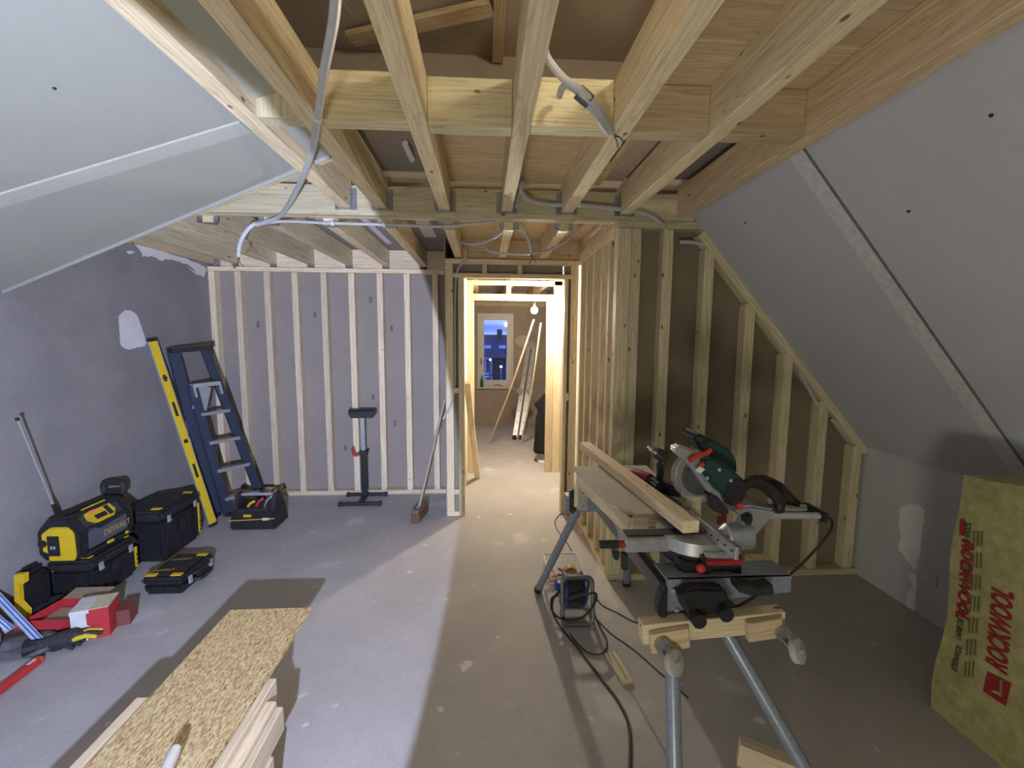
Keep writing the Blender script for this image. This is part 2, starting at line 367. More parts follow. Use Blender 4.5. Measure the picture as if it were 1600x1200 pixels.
wx = (0, XL, 1)
blob('pale_patch', [PX(*p, XL) for p in ((186, 495), (194, 486), (206, 486), (215, 495), (222, 515), (228, 538), (214, 543), (200, 546), (190, 540), (187, 520))], wx, M_FILL, wall_left)
blob('pale_patch', [PX(*p, XL) for p in ((206, 379), (240, 388), (275, 399), (312, 413), (322, 421), (318, 431), (306, 424), (296, 415), (280, 409), (262, 405), (250, 408), (240, 401), (224, 400), (218, 390))], wx, M_FILL, wall_left, jit=.007)
blob('pale_patch', [PX(*p, XL) for p in ((197, 393), (204, 391), (210, 394), (203, 397))], wx, M_FILL, wall_left)
blob('pale_patch', [PX(*p, XL) for p in ((291, 416), (305, 425), (319, 433), (306, 428))], wx, M_FILL, wall_left)
b = B(); b.box(-3.0, 3.2, -2.7, -2.6, 0, 3.4); b.build('wall_behind', M_GREYW, kind='structure')
# --- back wall of the left bay: timber studs, boarded on the far side
b = B(); b.box(XL, -0.28, YB+.09, YB+.105, 0, 2.5); wall_back = b.build('wall_back', M_BROWNBOARD, kind='structure')
for x in (-2.632, -2.388, -2.118, -1.858, -1.585, -1.321, -1.05, -0.788, -0.513):
    x0 = max(x, XL+.002); ab('stud', x0, x0+.056, YB, YB+.089, .045, 2.218, WOODP, wall_back)
ab('bottom_plate', XL+.001, -.30, YB-.004, YB+.089, 0, .044, WOODP, wall_back)
ab('top_plate', XL+.001, -.30, YB-.004, YB+.089, 2.220, 2.262, WOODP, wall_back)
for px, py in ((403, 507), (492, 492), (579, 468), (612, 513), (386, 565), (475, 655), (540, 700), (617, 661), (583, 620)):
    p = PY(px, py, YB+.0885); ab('printed_stamp', p.x-.014, p.x+.014, YB+.0888, YB+.0898, p.z-.03, p.z+.03, plain('stamp_ink', (.17, .145, .13), .8), wall_back, bev=0)
# --- doorway frame standing forward of the back wall
wall_middle = empty('wall_middle', (0.24, YD, 0), kind='structure')
def st(par, x0, x1, y0, y1, z0, z1, nm='stud', m=None): return ab(nm, x0, x1, y0, y1, z0, z1, m or WOOD, par)
st(wall_middle, -.335, -.27, YD, YD+.07, .04, 2.23); st(wall_middle, -.226, -.176, YD, YD+.07, .04, 2.115)
st(wall_middle, .700, .730, YD, YD+.07, .04, 2.115); st(wall_middle, .752, .818, YD, YD+.07, .04, 2.23)
st(wall_middle, -.335, -.176, YD-.002, YD+.07, 0, .04, 'bottom_plate'); st(wall_middle, .700, .818, YD-.002, YD+.07, 0, .04, 'bottom_plate')
st(wall_middle, -.335, .818, YD-.001, YD+.07, 2.232, 2.275, 'top_plate'); st(wall_middle, -.268, .752, YD, YD+.07, 2.117, 2.155, 'header')
for x in (-.02, .285): st(wall_middle, x, x+.042, YD, YD+.07, 2.157, 2.231, 'cripple_stud')
for z in (1.12, .20): st(wall_middle, -.269, -.227, YD+.002, YD+.068, z, z+.045, 'noggin')
st(wall_middle, .729, .751, YD+.002, YD+.068, 1.05, 1.12, 'noggin')
ab('plasterboard', -.335, -.176, YD+.071, YD+.083, 0, 2.275, M_BROWNBOARD, wall_middle, bev=0)
ab('plasterboard', .700, .818, YD+.071, YD+.083, 0, 2.275, M_BROWNBOARD, wall_middle, bev=0)
ab('plasterboard', -.176, .690, YD+.071, YD+.083, 2.117, 2.275, M_BROWNBOARD, wall_middle, bev=0)
# side of that box towards the left bay
b = B(); b.box(-.345, -.335, YD+.02, YB+.09, 0, 2.5); b.build('wall_side', M_BROWNBOARD, kind='structure')
# --- return wall of studs, door frame to gable frame (faces the passage)
b = B(); b.box(XR+.09, XR+.102, YR+.10, YD+.1, 0, 2.33); wall_return = b.build('wall_return', M_BROWNBOARD, kind='structure')
for i, y in enumerate((3.82, 3.62, 3.40, 3.17, 2.985)):
    st(wall_return, XR, XR+.089, y-.025, y+.025, .042, 2.24)
st(wall_return, XR-.002, XR+.089, YR+.072, YD+.07, 0, .04, 'bottom_plate'); st(wall_return, XR-.002, XR+.089, YR+.072, YD+.07, 2.242, 2.285, 'top_plate')
st(wall_return, XR-.002, XR+.089, YR+.072, YD+.07, 2.286, 2.327, 'top_plate')
# --- gable frame on the right under the roof slope
KR = 1.158
def zs(x): return 2.225-(x-1.407)*KR       # underside of the roof slope at the gable
b = B(); pl = [(XR+.06, 0), (XK, 0), (XK, zs(XK)), (1.32, 2.32), (XR+.06, 2.33)]
b.prism(pl, YR+.092, YR+.105, 'y'); wall_right = b.build('wall_right', mottled('plasterboard_olive', (0.225, 0.19, 0.125), (0.26, 0.22, 0.15), 2.0, 140, .05, .85, .05), kind='structure')
st(wall_right, XR, .905, YR, YR+.07, .041, 2.286, 'corner_stud', WOODG); st(wall_right, .907, .968, YR, YR+.09, .041, 2.286, 'stud', WOODG)
for x in (1.112, 1.38, 1.668, 1.945, 2.215, 2.475):
    zt = min(2.286, zs(x+.03)-.050); st(wall_right, x, x+.064, YR+.012, YR+.09, .041, zt, 'stud', WOODG)
st(wall_right, XR, XK, YR, YR+.09, 0, .040, 'bottom_plate', WOODG); st(wall_right, XR, 1.36, YR, YR+.09, 2.288, 2.330, 'top_plate', WOODG)
bar('rafter', (1.345, YR+.045, zs(1.345)-.032), (XK-.01, YR+.045, zs(XK-.01)-.032), .09, .042, WOODG, wall_right, up=(KR, 0, 1))
# printed red mark on the gable board behind the saw
b = B(); b.box(1.60, 1.71, YR+.0895, YR+.0915, .27, .40); b.build('printed_mark', plain('red_print', (.20, .03, .03), .8), wall_right)
b = B(); b.box(1.63, 1.66, YR+.0890, YR+.0915, .40, .45); b.build('printed_mark', MATS['red_print'], wall_right)
# --- knee wall
b = B(); b.box(XK, XK+.10, -2.6, YR+.10, 0, .93); wall_knee = b.build('wall_knee', M_GREYW, kind='structure')
wk = (0, XK, -1)
blob('pale_patch', [PX(*p, XK) for p in ((1407, 793), (1442, 793), (1441, 832), (1437, 868), (1431, 889), (1424, 884), (1412, 868), (1403, 856), (1407, 840))], wk, M_FILL, wall_knee)  # pale irregular patches on the knee wall
blob('pale_patch', [PX(*p, XK) for p in ((1421, 898), (1432, 900), (1431, 930), (1428, 957), (1416, 950), (1420, 925), (1425, 915))], wk, M_FILL, wall_knee)
so = empty('wall_socket', PX(1449, 899, XK), label='plain white double wall socket low on the grey knee wall', cat='socket')
p = WL[so]; b = B(); b.box(XK-.008, XK-.0005, p.y-.062, p.y+.062, p.z-.04, p.z+.04, .002); b.build('cover_plate', plain('socket_grey', (.55, .55, .55), .5), so)
for s in (-1, 1):
    b = B(); b.cyl((XK-.0095, p.y+s*.028, p.z), (XK-.0075, p.y+s*.028, p.z), .019); b.build('outlet', M_GREYW, so)
# --- right roof slope
def slope_r(y, z): return (1.407+(2.225-z)/KR, y, z)
n_r = Vector((KR, 0, 1)).normalized()
b = quad([slope_r(-2.6, .90), slope_r(YR+.10, .90), slope_r(YR+.10, 2.40), slope_r(-2.6, 2.40)], .02, n_r)
b.box(1.256, 1.30, -2.6, YR+.10, 2.395, 3.34)
cr_ = b.build('ceiling_right', M_GREYW, kind='structure', smooth=False)
def on_slope(px, py):
    v = _ray(px, py); nn = Vector((KR, 0, 1)); d0 = nn.dot(Vector((1.407, 0, 2.225))); t = (d0-nn.dot(CAMP))/nn.dot(v); return CAMP+v*t
pA, pB = on_slope(1262, 245), on_slope(1556, 690)
ys = (pA.y+pB.y)/2
bar('joint_tape', slope_r(ys+.012, 2.40), slope_r(ys+.012, .94), .080, .006, plain('joint_tape', (.62, .625, .61), .8), cr_, up=(KR, 0, 1), bev=0)
bar('board_joint', slope_r(ys-.034, 2.40), slope_r(ys-.034, .94), .010, .009, plain('joint_shadow_gap', (.16, .16, .16), .9), cr_, up=(KR, 0, 1), bev=0)
for px, py in ((1549, 180), (1165, 348), (1420, 330)):
    q = on_slope(px, py); b = B(); b.ball(q, .006, 8, 6); b.build('screw', M_INK, cr_)
# --- left roof slope (white boards), ends at a raw edge over the left bay
SL = .312
def slope_l(x, y): return (x, y, 2.395+SL*(x+.86))
n_l = Vector((-SL, 0, 1))
b = quad([slope_l(XL, -2.6), slope_l(XL, 2.64), slope_l(-.70, 2.20), slope_l(-.70, -2.6)], .02, n_l)
cl_ = b.build('ceiling_left', M_WHITE, kind='structure', smooth=False)
bar('joint_batten', slope_l(XL+.01, 1.845), slope_l(-.885, 1.81), .085, .012, mottled('batten_white', (.46, .47, .40), (.50, .51, .44), 5, 80, .05, .8, .1), cl_, up=n_l)
q = PZ(81, 97, 2.36); q = Vector(slope_l(q.x, q.y)); b = B(); b.ball(q, .005, 8, 6); b.build('screw', M_INK, cl_)
bar('edge_bead', Vector(slope_l(XL+.005, 2.645))+Vector((0, 0, -.003)), Vector(slope_l(-.71, 2.207))+Vector((0, 0, -.003)), .008, .022, M_WHITE, cl_, up=n_l)
bar('edge_batten', Vector(slope_l(-1.45, 2.41))+Vector((0, .02, .03)), Vector(slope_l(-.72, 2.235))+Vector((0, .02, .03)), .05, .045, WOOD, cl_, up=n_l)
# --- ceiling: loft boards above, then all the framing as its parts
b = B()
b.box(-3.0, 3.2, -2.7, YD+.0, 3.30, 3.34)
ceil = b.build('ceiling', M_LOFT, kind='structure')
JX = [(-.85, -.782), (-.640, -.572), (-.270, -.204), (.100, .165), (.462, .530), (.822, .888)]
def hanger(x0, x1, y, par, s=-1, z=ZJ):
    """sheet steel joist shoe: seat, two cheeks, nail flanges"""
    bb = B(); y2 = y+s*.045
    ya, yb2 = min(y, y2), max(y, y2)
    bb.box(x0-.003, x1+.003, ya, yb2, z-.004, z-.0012); bb.box(x0-.004, x0-.0015, ya, yb2, z-.004, z+.12); bb.box(x1+.0015, x1+.004, ya, yb2, z-.004, z+.12)
    bb.box(x0-.03, x0-.001, y-.002, y+.0005, z-.004, z+.12); bb.box(x1+.001, x1+.03, y-.002, y+.0005, z-.004, z+.12)
    return bb.build('joist_hanger', M_STEEL, par, smooth=False)
YH = 2.80
for i, (x0, x1) in enumerate(JX):
    j = ab('joist', x0, x1, -2.55, YH-.003, ZJ, ZT, WOOD, ceil); hanger(x0, x1, YH-.002, j)
ab('joist', 1.185, 1.252, -2.55, YH-.003, ZJ, ZT, WOODB, ceil)
ab('header_beam', -1.75, 1.30, YH, YH+.045, 2.328, 2.498, WOODG, ceil); ab('header_beam', -1.75, .818, YH+.047, YH+.092, 2.328, 2.498, WOOD, ceil)
bx = [-.782, -.640, -.572, -.270, -.204, .100, .165, .462, .530, .822, .888, 1.185]
for k in range(0, len(bx), 2):
    dy = (0, .004, .02, -.004, .012, .008)[k//2]; m = (WOODG, WOODG, WOODG, WOODG, WOODB, WOODB)[k//2]
    ab('blocking', bx[k]+.001, bx[k+1]-.001, 1.675+dy, 1.745+dy, ZJ+.003, ZJ+.168, m, ceil)
# boards lying on the joists
def deck(x0, x1, y0, y1, m=None, dz=0): ab('deck_board', x0, x1, y0, y1, ZT+.001+dz, ZT+.022+dz, m or WOODB, ceil)
for y0, y1 in ((-.95, -.36), (-.35, .24), (.25, .84), (.85, 1.44), (1.45, 1.93)): deck(.50, 1.255, y0, y1)
for y0, y1 in ((1.95, 2.11), ): deck(-.64, .82, y0, y1)
deck(-.64, -.20, 1.755, 1.94); deck(-.24, .70, 1.755, 1.94)
deck(-.25, .66, 2.125, 2.42); deck(-.25, .70, 2.44, 2.79)
deck(.53, .70, 2.125, 2.42)
ab('loft_panel', .70, .84, 1.95, 2.79, ZT+.03, ZT+.042, plain('pink_board', (.52, .40, .33), .8), ceil, bev=0)
ab('loft_panel', -.60, -.25, 2.12, 2.79, ZT+.05, ZT+.062, M_BROWNBOARD, ceil, bev=0)
ab('loft_panel', .86, 1.25, 1.95, 2.79, ZT+.05, ZT+.062, M_BROWNBOARD, ceil, bev=0)
b = B(); b.cyl((-.39, 2.35, ZT+.03), (-.385, 2.52, ZT+.02), .016); b.build('pipe_stub', M_WHITEP, ceil)
# loft framing seen up between the joists
ab('loft_batten', .045, .11, -.5, 2.88, 3.25, 3.298, WOODB, ceil)
bar('loft_batten', (-.75, 2.75, 3.27), (.04, 2.45, 3.27), .10, .03, WOODB, ceil)
bar('loft_joint', (-.95, 1.2, 3.298), (-.70, 2.6, 3.298), .012, .003, M_GREYW, ceil, bev=0)
# ceiling over the left bay: joists hung on the beam, end blocks on the top plate
ZA = 2.290
ab('bay_ceiling_board', XL, -.25, YH+.10, YB+.11, ZA+.155, ZA+.17, M_BROWNBOARD, ceil, bev=0)
ab('bay_ceiling_board', XL, -1.76, 2.2, YH+.10, ZA+.155, ZA+.17, M_BROWNBOARD, ceil, bev=0)
AX = [-.56, -.92, -1.27, -1.63, -1.98, -2.33]
for i, x in enumerate(AX):
    y0 = YH+.094 if x > -1.8 else 2.70
    j = ab('joist', x-.066, x, y0, YB+.02, ZA, ZA+.15, WOOD, ceil)
    if x > -1.8: hanger(x-.066, x, YH+.0935, j, 1, ZA)
ab('joist', XL+.002, XL+.064, 2.72, YB+.02, ZA, ZA+.15, WOODB, ceil)
ax = [-.21]+AX+[XL+.13]
for k in range(len(ax)-1):
    if ax[k]-.066-ax[k+1] > .03: ab('end_block', ax[k+1]+.002, ax[k]-.068, YB-.02, YB+.025, 2.264, ZA+.148, WOODP, ceil)
for (x0, x1, y0, y1) in ((-.88, -.83, 3.0, 4.2), (-.50, -.40, 2.95, 3.9), (-1.2, -1.17, 3.0, 3.6), (-.30, -.25, 3.0, 3.8)):
    ab('white_strip', x0, x1, y0, y1, ZA+.150, ZA+.1545, M_WHITEP, ceil, bev=0)
# ceiling over the passage in front of the door
for x in (-.255, .12, .47):
    j = ab('joist', x, x+.062, YH+.094, YD+.06, ZA-.004, ZA+.15, WOOD, ceil); hanger(x, x+.062, YH+.0935, j, 1, ZA-.004)
for y0, y1 in ((2.895, 3.22), (3.23, 3.60), (3.61, 4.02)): ab('deck_board', -.27, XR+.09, y0, y1, ZA+.152, ZA+.17, WOODB, ceil)
ab('end_board', -.25, XR, YD+.03, YD+.05, 2.277, ZA+.15, WOODB, ceil)
ab('trimmer', XR-.0, XR+.07, YH+.094, YD+.06, 2.33, ZA+.15, WOODB, ceil)
b = B(); b.box(.79, .80, 3.12, 3.42, 2.36, 2.39); b.build('white_strip', M_WHITEP, ceil)
b = B(); b.box(-3.0, 3.2, YH+.10, YH+.13, 2.462, 3.34); b.build('wall_loft', M_LOFT, kind='structure')
# --- passage behind the doorway, second door frame and far room
b = B(); b.box(-.26, -.20, YD+.083, 5.20, 0, 2.5); b.build('wall_passage', M_LINING, kind='structure')
b = B(); b.box(.90, .96, YD+.083, 5.30, 0, 2.5); b.build('wall_hall', M_LINING, kind='structure')
wall_far_frame = empty('wall_partition', (0.3, 5.2, 0), kind='structure')
st(wall_far_frame, -.20, -.12, 5.19, 5.27, 0, 2.10, 'door_post', WOODP); st(wall_far_frame, .725, .80, 5.19, 5.27, 0, 2.10, 'door_post', WOODP); st(wall_far_frame, .803, .895, 5.19, 5.27, 0, 2.30, 'door_post', WOODP)
st(wall_far_frame, -.12, .725, 5.19, 5.27, 2.028, 2.098, 'header', WOODP)
st(wall_far_frame, -.20, .90, 5.19, 5.27, 2.20, 2.25, 'top_plate', WOODP); st(wall_far_frame, -.20, -.13, 5.19, 5.27, 2.10, 2.20, 'cripple_stud', WOODP)
st(wall_far_frame, .25, .30, 5.19, 5.27, 2.10, 2.20, 'cripple_stud', WOODP)
ab('plasterboard', -1.6, -.205, 5.275, 5.287, 0, 2.6, M_LINING, wall_far_frame, bev=0); ab('plasterboard', .90, 1.30, 5.275, 5.287, 0, 2.6, M_LINING, wall_far_frame, bev=0)
b = B(); b.box(-1.7, -1.6, 5.2, YF+.1, 0, 2.6); b.build('wall_far_left', M_PLASTER, kind='structure')
M_FAR = mottled('far_plaster', (0.33, 0.27, 0.215), (0.42, 0.35, 0.28), 3.0, 50, .1, .9, .2)
b = B(); b.box(1.13, 1.23, 5.2, YF+.1, 0, 2.6); b.build('wall_far_right', M_FAR, kind='structure')
# far wall with window opening
wx0, wx1, wz0, wz1 = -.125, .53, .685, 2.03
b = B(); b.box(-1.7, wx0, YF, YF+.12, 0, 2.6); b.box(wx1, 1.23, YF, YF+.12, 0, 2.6); b.box(wx0, wx1, YF, YF+.12, 0, wz0); b.box(wx0, wx1, YF, YF+.12, wz1, 2.6)
wf = b.build('wall_far', M_FAR, kind='structure')
blob('pale_patch', [PY(*p, YF) for p in ((805, 532), (812, 525), (822, 525), (826, 535), (816, 542), (808, 538))], (1, YF, -1), plain('tan_filler', (.55, .47, .38), .85), wf)
b = B(); b.box(-1.7, 1.3, 5.27, YF+.1, 2.42, 2.46); b.build('ceiling_far', plain('far_ceiling_board', (.55, .48, .40), .85), kind='structure')
b = B(); b.box(-.3, 1.0, YD+.07, 5.28, 2.46, 2.50); b.build('ceiling_passage', M_LOFT, kind='structure')
fc = empty('trim_1', (0.3, 7.8, 2.2), kind='structure')
for x in (-.6, -.15, .30, .75): ab('joist', x, x+.06, 5.3, YF-.02, 2.25, 2.41, WOODB, fc)
ab('wall_plate', -1.6, 1.12, YF-.03, YF-.002, 2.16, 2.24, WOODB, fc)
win = empty('window_1', ((wx0+wx1)/2, YF, wz0), kind='structure')
M_FRAME = plain('cream_window_paint', (.60, .58, .52), .45, 0, .04)
def frame(nm, x0, x1, z0, z1, t, y0, y1, m, par):
    bb = B(); bb.box(x0, x1, y0, y1, z0, z0+t); bb.box(x0, x1, y0, y1, z1-t, z1); bb.box(x0, x0+t, y0, y1, z0+t, z1-t); bb.box(x1-t, x1, y0, y1, z0+t, z1-t); return bb.build(nm, m, par, smooth=False)
frame('window_frame', wx0, wx1, wz0, wz1, .035, YF-.015, YF+.10, M_FRAME, win)
sash = frame('sash', wx0+.037, wx1-.037, wz0+.037, wz1-.037, .082, YF-.004, YF+.06, M_FRAME, win)
ab('pane', wx0+.10, wx1-.10, YF+.03, YF+.034, wz0+.10, wz1-.10, M_GLASS, win, bev=0)
ab('handle', wx0+.055, wx0+.075, YF-.04, YF-.004, 1.10, 1.22, M_DARKSTEEL, sash)
ab('window_sill', wx0-.02, wx1+.02, YF-.06, YF-.001, wz0-.03, wz0-.002, M_FRAME, win)
# ---------------------------------------------------------------- street outside the window at dusk
HY = 24.0
ho = empty('terraced_house', (1.0, HY, -3.2), label='dark brick terraced house with pitched roof seen through the far window', cat='house')
M_BRICK = plain('dark_brick', (.055, .045, .060), .9, 0, .3, 8); M_TILE = plain('roof_tiles', (.030, .035, .075), .7, 0, .3, 12)
b = B(); b.box(-7, 9, HY, HY+5, -3.2, .5); b.build('wall', M_BRICK, ho)
b = B(); b.prism([(HY-.3, .48), (HY+2.2, 1.70), (HY+5, .48)], -7.2, 9.2, 'x'); rf = b.build('roof', M_TILE, ho)
b = B(); b.box(.72, 1.0, HY+1.6, HY+2.1, 1.3, 2.0); b.build('chimney', M_BRICK, rf)
for x in (.0, .80):
    b = B(); b.rod((x, HY+.75, 1.02), (x+.36, HY+.75, 1.02), .30, .06, (0, -.44, .90)); b.build('roof_window', plain('sky_pane', (.12, .2, .5), .1, 0, 0, 5, .5), rf)
for (x, z) in ((.05, .02), (.05, -.95), (1.5, .02), (1.5, -.95), (-1.4, .02)):
    fr = frame('window', x-.35, x+.35, z-.45, z+.45, .08, HY-.06, HY-.01, M_WHITEP, ho)
    ab('pane', x-.30, x+.30, HY-.035, HY-.03, z-.40, z+.40, plain('dark_pane', (.05, .06, .16), .1), fr, bev=0); ab('mullion', x-.025, x+.025, HY-.06, HY-.036, z-.37, z+.37, M_WHITEP, fr, bev=0)
M_LAMP = plain('street_lamp_glow', (1.0, .86, .62), .5, 0, 0, 5, 8)
for (px, py, Y, lab) in ((766, 562, 19.0, 'lit street lamp outside the window, the left one of the two'), (783, 573, 17.0, 'lit street lamp outside the window, the right one of the two')):
    p = PY(px, py, Y); sl = empty('street_lamp', (p.x, p.y, -3.2), label=lab, cat='street lamp', group='street lamps outside the window')
    b = B(); b.cyl((p.x, p.y, -3.2), (p.x, p.y, p.z-.1), .05); b.build('post', M_DARKSTEEL, sl); b = B(); b.ball(p, .045); b.build('globe', M_LAMP, sl)
b = B(); b.box(-20, 20, 9, 40, -3.4, -3.2); b.build('street', plain('asphalt', (.04, .04, .05), .9), label='dark street ground below the far window', cat='street', kind='structure')
# ================================================================ THINGS ON THE LEFT
def latch(y, x, z, par, w=.032, h=.05):
    bb = B(); bb.box(x, x+.010, y-w/2, y+w/2, z-h/2, z+h/2, .003); bb.box(x+.008, x+.014, y-w*.4, y+w*.4, z-h*.45, z-h*.1, .002); return bb.build('latch', M_ALU, par)
def toolbox(name, label, x0, x1, y0, y1, z0, h, lid=.07, badge=True, ribs=5):
    t = empty(name, ((x0+x1)/2, (y0+y1)/2, z0), label=label, cat='toolbox', group='black tool cases by the left wall')
    c = .018
    bb = B(); bb.box(x0+.012, x1-.012, y0+.012, y1-.012, z0+.012, z0+h-lid, c); bb.box(x0+.03, x1-.03, y0+.03, y1-.03, z0, z0+.014)
    for k in range(ribs):
        yy = y0+.05+(y1-y0-.1)*k/(ribs-1); bb.box(x1-.016, x1-.003, yy-.012, yy+.012, z0+.03, z0+h-lid-.012, .003)
    for k in range(3):
        xx = x0+.05+(x1-x0-.1)*k/2; bb.box(xx-.016, xx+.016, y0+.003, y0+.016, z0+.03, z0+h-lid-.012, .003)
    bb.build('body', M_BLACK, t)
    bb = B(); bb.box(x0, x1, y0, y1, z0+h-lid, z0+h-.008, c); bb.box(x0+.03, x1-.03, y0+.03, y1-.03, z0+h-.02, z0+h, .008)
    lo_ = bb.build('lid', M_BLACK2, t)
    for yy in (y0+.07, y1-.07): latch(yy, x1-.002, z0+h-lid-.002, t)
    for (xx, yy) in ((x0+.05, y0+.045), (x1-.06, y0+.045), (x1-.06, y1-.05)):
        bb = B(); bb.box(xx-.032, xx+.032, yy-.016, yy+.016, z0+h-.004, z0+h+.004, .002); bb.build('corner_clip', M_YELLOW, lo_)
    ym = (y0+y1)/2
    bb = B(); bb.tube(curve([(x1-.005, ym-.075, z0+h-.03), (x1+.022, ym-.06, z0+h-.02), (x1+.022, ym+.06, z0+h-.02), (x1-.005, ym+.075, z0+h-.03)], 4), .008); bb.build('handle', M_BLACK2, lo_)
    bb = B(); bb.box(x1-.004, x1-.001, ym-.035, ym+.035, z0+h*.42, z0+h*.62, .001); bb.build('label_plate', M_BLACK2, t)
    if badge:
        bb = B(); bb.box(x1-.012, x1-.001, y1-.030, y1-.012, z0+.05, z0+h-lid-.015, .002); bb.build('side_stripe', M_YELLOW, t)
        for k in range(3):
            bb = B(); bb.box(x1-.0015, x1+.0005, y1-.026, y1-.016, z0+.065+k*.032, z0+.080+k*.032); bb.build('stripe_mark', M_INK, t)
    return t
tb1 = toolbox('toolbox', 'black toolbox with grey latches carrying the yellow worksite radio', -2.605, -2.345, 2.69, 3.06, 0, .275)
tb2 = toolbox('rolling_toolbox', 'tall black rolling toolbox with raised pull handle, behind the radio', -2.60, -2.262, 3.17, 3.60, 0, .385, .08)
bb = B()
for xx in (-2.585, -2.505): bb.cyl((xx, 3.155, .10), (xx, 3.155, .53), .011)
bb.tube(curve([(-2.605, 3.15, .53), (-2.60, 3.15, .60), (-2.49, 3.15, .60), (-2.485, 3.15, .53)], 4), .020); bb.box(-2.612, -2.478, 3.13, 3.17, .51, .55, .008); bb.box(-2.612, -2.478, 3.125, 3.175, .585, .622, .01)
bb.build('pull_handle', M_BLACK2, tb2)
# flat drill case on the floor
fcse = toolbox('tool_case', 'flat black tool case with yellow clips lying on the floor', -2.128, -1.868, 2.75, 3.10, 0, .118, .045, False)
bb = B(); bb.tube(curve([(-1.868, 2.86, .05), (-1.835, 2.88, .045), (-1.835, 2.98, .045), (-1.868, 3.0, .05)], 5), .011); bb.build('carry_handle', M_BLACK2, fcse)
for k in range(2): text('DEWALT', .030, (-2.10+.02*k, 2.83+.14*k, .1195), (1, .15, 0), (-.15, 1, 0), M_YELLOW, fcse, bold=.0008)
# black cart with a yellow bracket, at the very left
ct = empty('tool_cart', (-2.56, 2.60, 0), label='black cart with a yellow bracket squeezed left of the radio toolbox', cat='cart')
bb = B(); bb.box(-2.622, -2.53, 2.52, 2.655, .02, .26, .02); bb.box(-2.622, -2.57, 2.54, 2.655, .22, .30, .02); bb.build('body', M_BLACK, ct)
bb = B(); bb.prism([(-2.555, .31), (-2.50, .315), (-2.505, .26), (-2.535, .255), (-2.54, .15), (-2.505, .10), (-2.515, .03), (-2.56, .02), (-2.575, .07), (-2.57, .13)], 2.47, 2.50, 'y'); bb.build('bracket', M_YELLOW, ct, bevel=.003)
for s in (2.56, 2.64):
    bb = B(); bb.cyl((-2.52, s, .045), (-2.495, s, .045), .045, None, 18); bb.build('wheel', M_BLACK2, ct)
# worksite radio
rx0, rx1, ry0, ry1, rz0 = -2.605, -2.355, 2.66, 3.06, .283
rd = empty('worksite_radio', ((rx0+rx1)/2, (ry0+ry1)/2, rz0), label='yellow and black worksite radio with long antenna on top of the toolbox', cat='radio')
xm = (rx0+rx1)/2
oct_ = lambda g, h0, h1: [(rx0+g+.04, h0), (rx1-g-.04, h0), (rx1-g, h0+.045), (rx1-g, h1-.085), (rx1-g-.07, h1), (rx0+g+.07, h1), (rx0+g, h1-.085), (rx0+g, h0+.045)]
bb = B(); bb.prism(oct_(.012, rz0+.01, rz0+.245), ry0+.04, ry1-.04, 'y'); bb.build('body', plain('charcoal_plastic', (.045, .048, .055), .5), rd, bevel=.006)
for (a, c) in ((ry0, ry0+.05), (ry1-.05, ry1)):
    bb = B(); bb.prism(oct_(0, rz0, rz0+.265), a, c, 'y'); bb.build('roll_cage_end', M_BLACK, rd, bevel=.012)
bb = B()
for (x, z) in ((rx1-.016, rz0+.02), (rx0+.016, rz0+.02), (rx1-.02, rz0+.165), (rx0+.02, rz0+.165), (rx1-.085, rz0+.25), (rx0+.085, rz0+.25)): bb.cyl((x, ry0+.03, z), (x, ry1-.03, z), .016)
bb.build('roll_cage_bar', M_BLACK, rd)
e0 = ry0-.014
bb = B(); bb.prism([(xm-.055, rz0+.012), (xm+.085, rz0+.012), (xm+.095, rz0+.05), (xm+.092, rz0+.18), (xm+.06, rz0+.215), (xm-.03, rz0+.215), (xm-.085, rz0+.175), (xm-.085, rz0+.07), (xm-.055, rz0+.06)], e0, ry0+.004, 'y'); ec = bb.build('end_cap', M_YELLOW, rd, bevel=.006)
bb = B(); bb.box(xm-.05, xm+.015, e0-.006, e0+.002, rz0+.045, rz0+.165, .003); bb.build('battery_door', M_BLACK, ec)
for k in range(6):
    bb = B(); bb.box(xm+.03, xm+.08, e0-.004, e0+.002, rz0+.05+k*.02, rz0+.059+k*.02, .001); bb.build('grip_rib', M_YELLOW, ec)
bb = B(); bb.cyl((xm-.075, e0-.01, rz0+.12), (xm-.075, e0, rz0+.12), .022, None, 12); bb.build('knob', M_BLACK, ec)
for k in (0, 1):
    bb = B(); bb.box(xm-.032+k*.016, xm-.020+k*.016, e0-.0068, e0-.0055, rz0+.088, rz0+.106); bb.build('battery_icon', M_ALU, ec)
# top panel on the sloping shoulder towards the room
sx0, sz0, sx1, sz1 = rx1-.012, rz0+.160, rx1-.082, rz0+.245
sd = Vector((sx1-sx0, 0, sz1-sz0)); sn = Vector((.085, 0, .07)).normalized()
def sh(u, v, l=0): p = Vector((sx0, 0, sz0))+sd*v+sn*l; return Vector((p.x, ry0+.05+(ry1-ry0-.1)*u, p.z))
def shp(nm, poly, l0, l1, m, par):
    bb = B(); n = len(poly); bb.add([sh(u, v, l0) for u, v in poly]+[sh(u, v, l1) for u, v in poly], [tuple(range(n)), tuple(range(2*n-1, n-1, -1))]+[(i, i+n, (i+1) % n+n, (i+1) % n) for i in range(n)]); return bb.build(nm, m, par)
cp = shp('control_panel', [(.18, .55), (.30, .15), (.70, .15), (.84, .5), (.80, 1.25), (.25, 1.25)], .0, .010, M_YELLOW, rd)
shp('display', [(.34, .35), (.60, .35), (.60, .62), (.34, .62)], .0101, .013, M_BLACK, cp); shp('red_display', [(.30, .85), (.46, .85), (.46, 1.08), (.30, 1.08)], .0101, .013, plain('red_lcd', (.55, .10, .08), .3, 0, .1, 30, .6), cp)
shp('key_row', [(.64, .3), (.74, .3), (.74, .9), (.64, .9)], .0101, .0125, M_INK, cp)
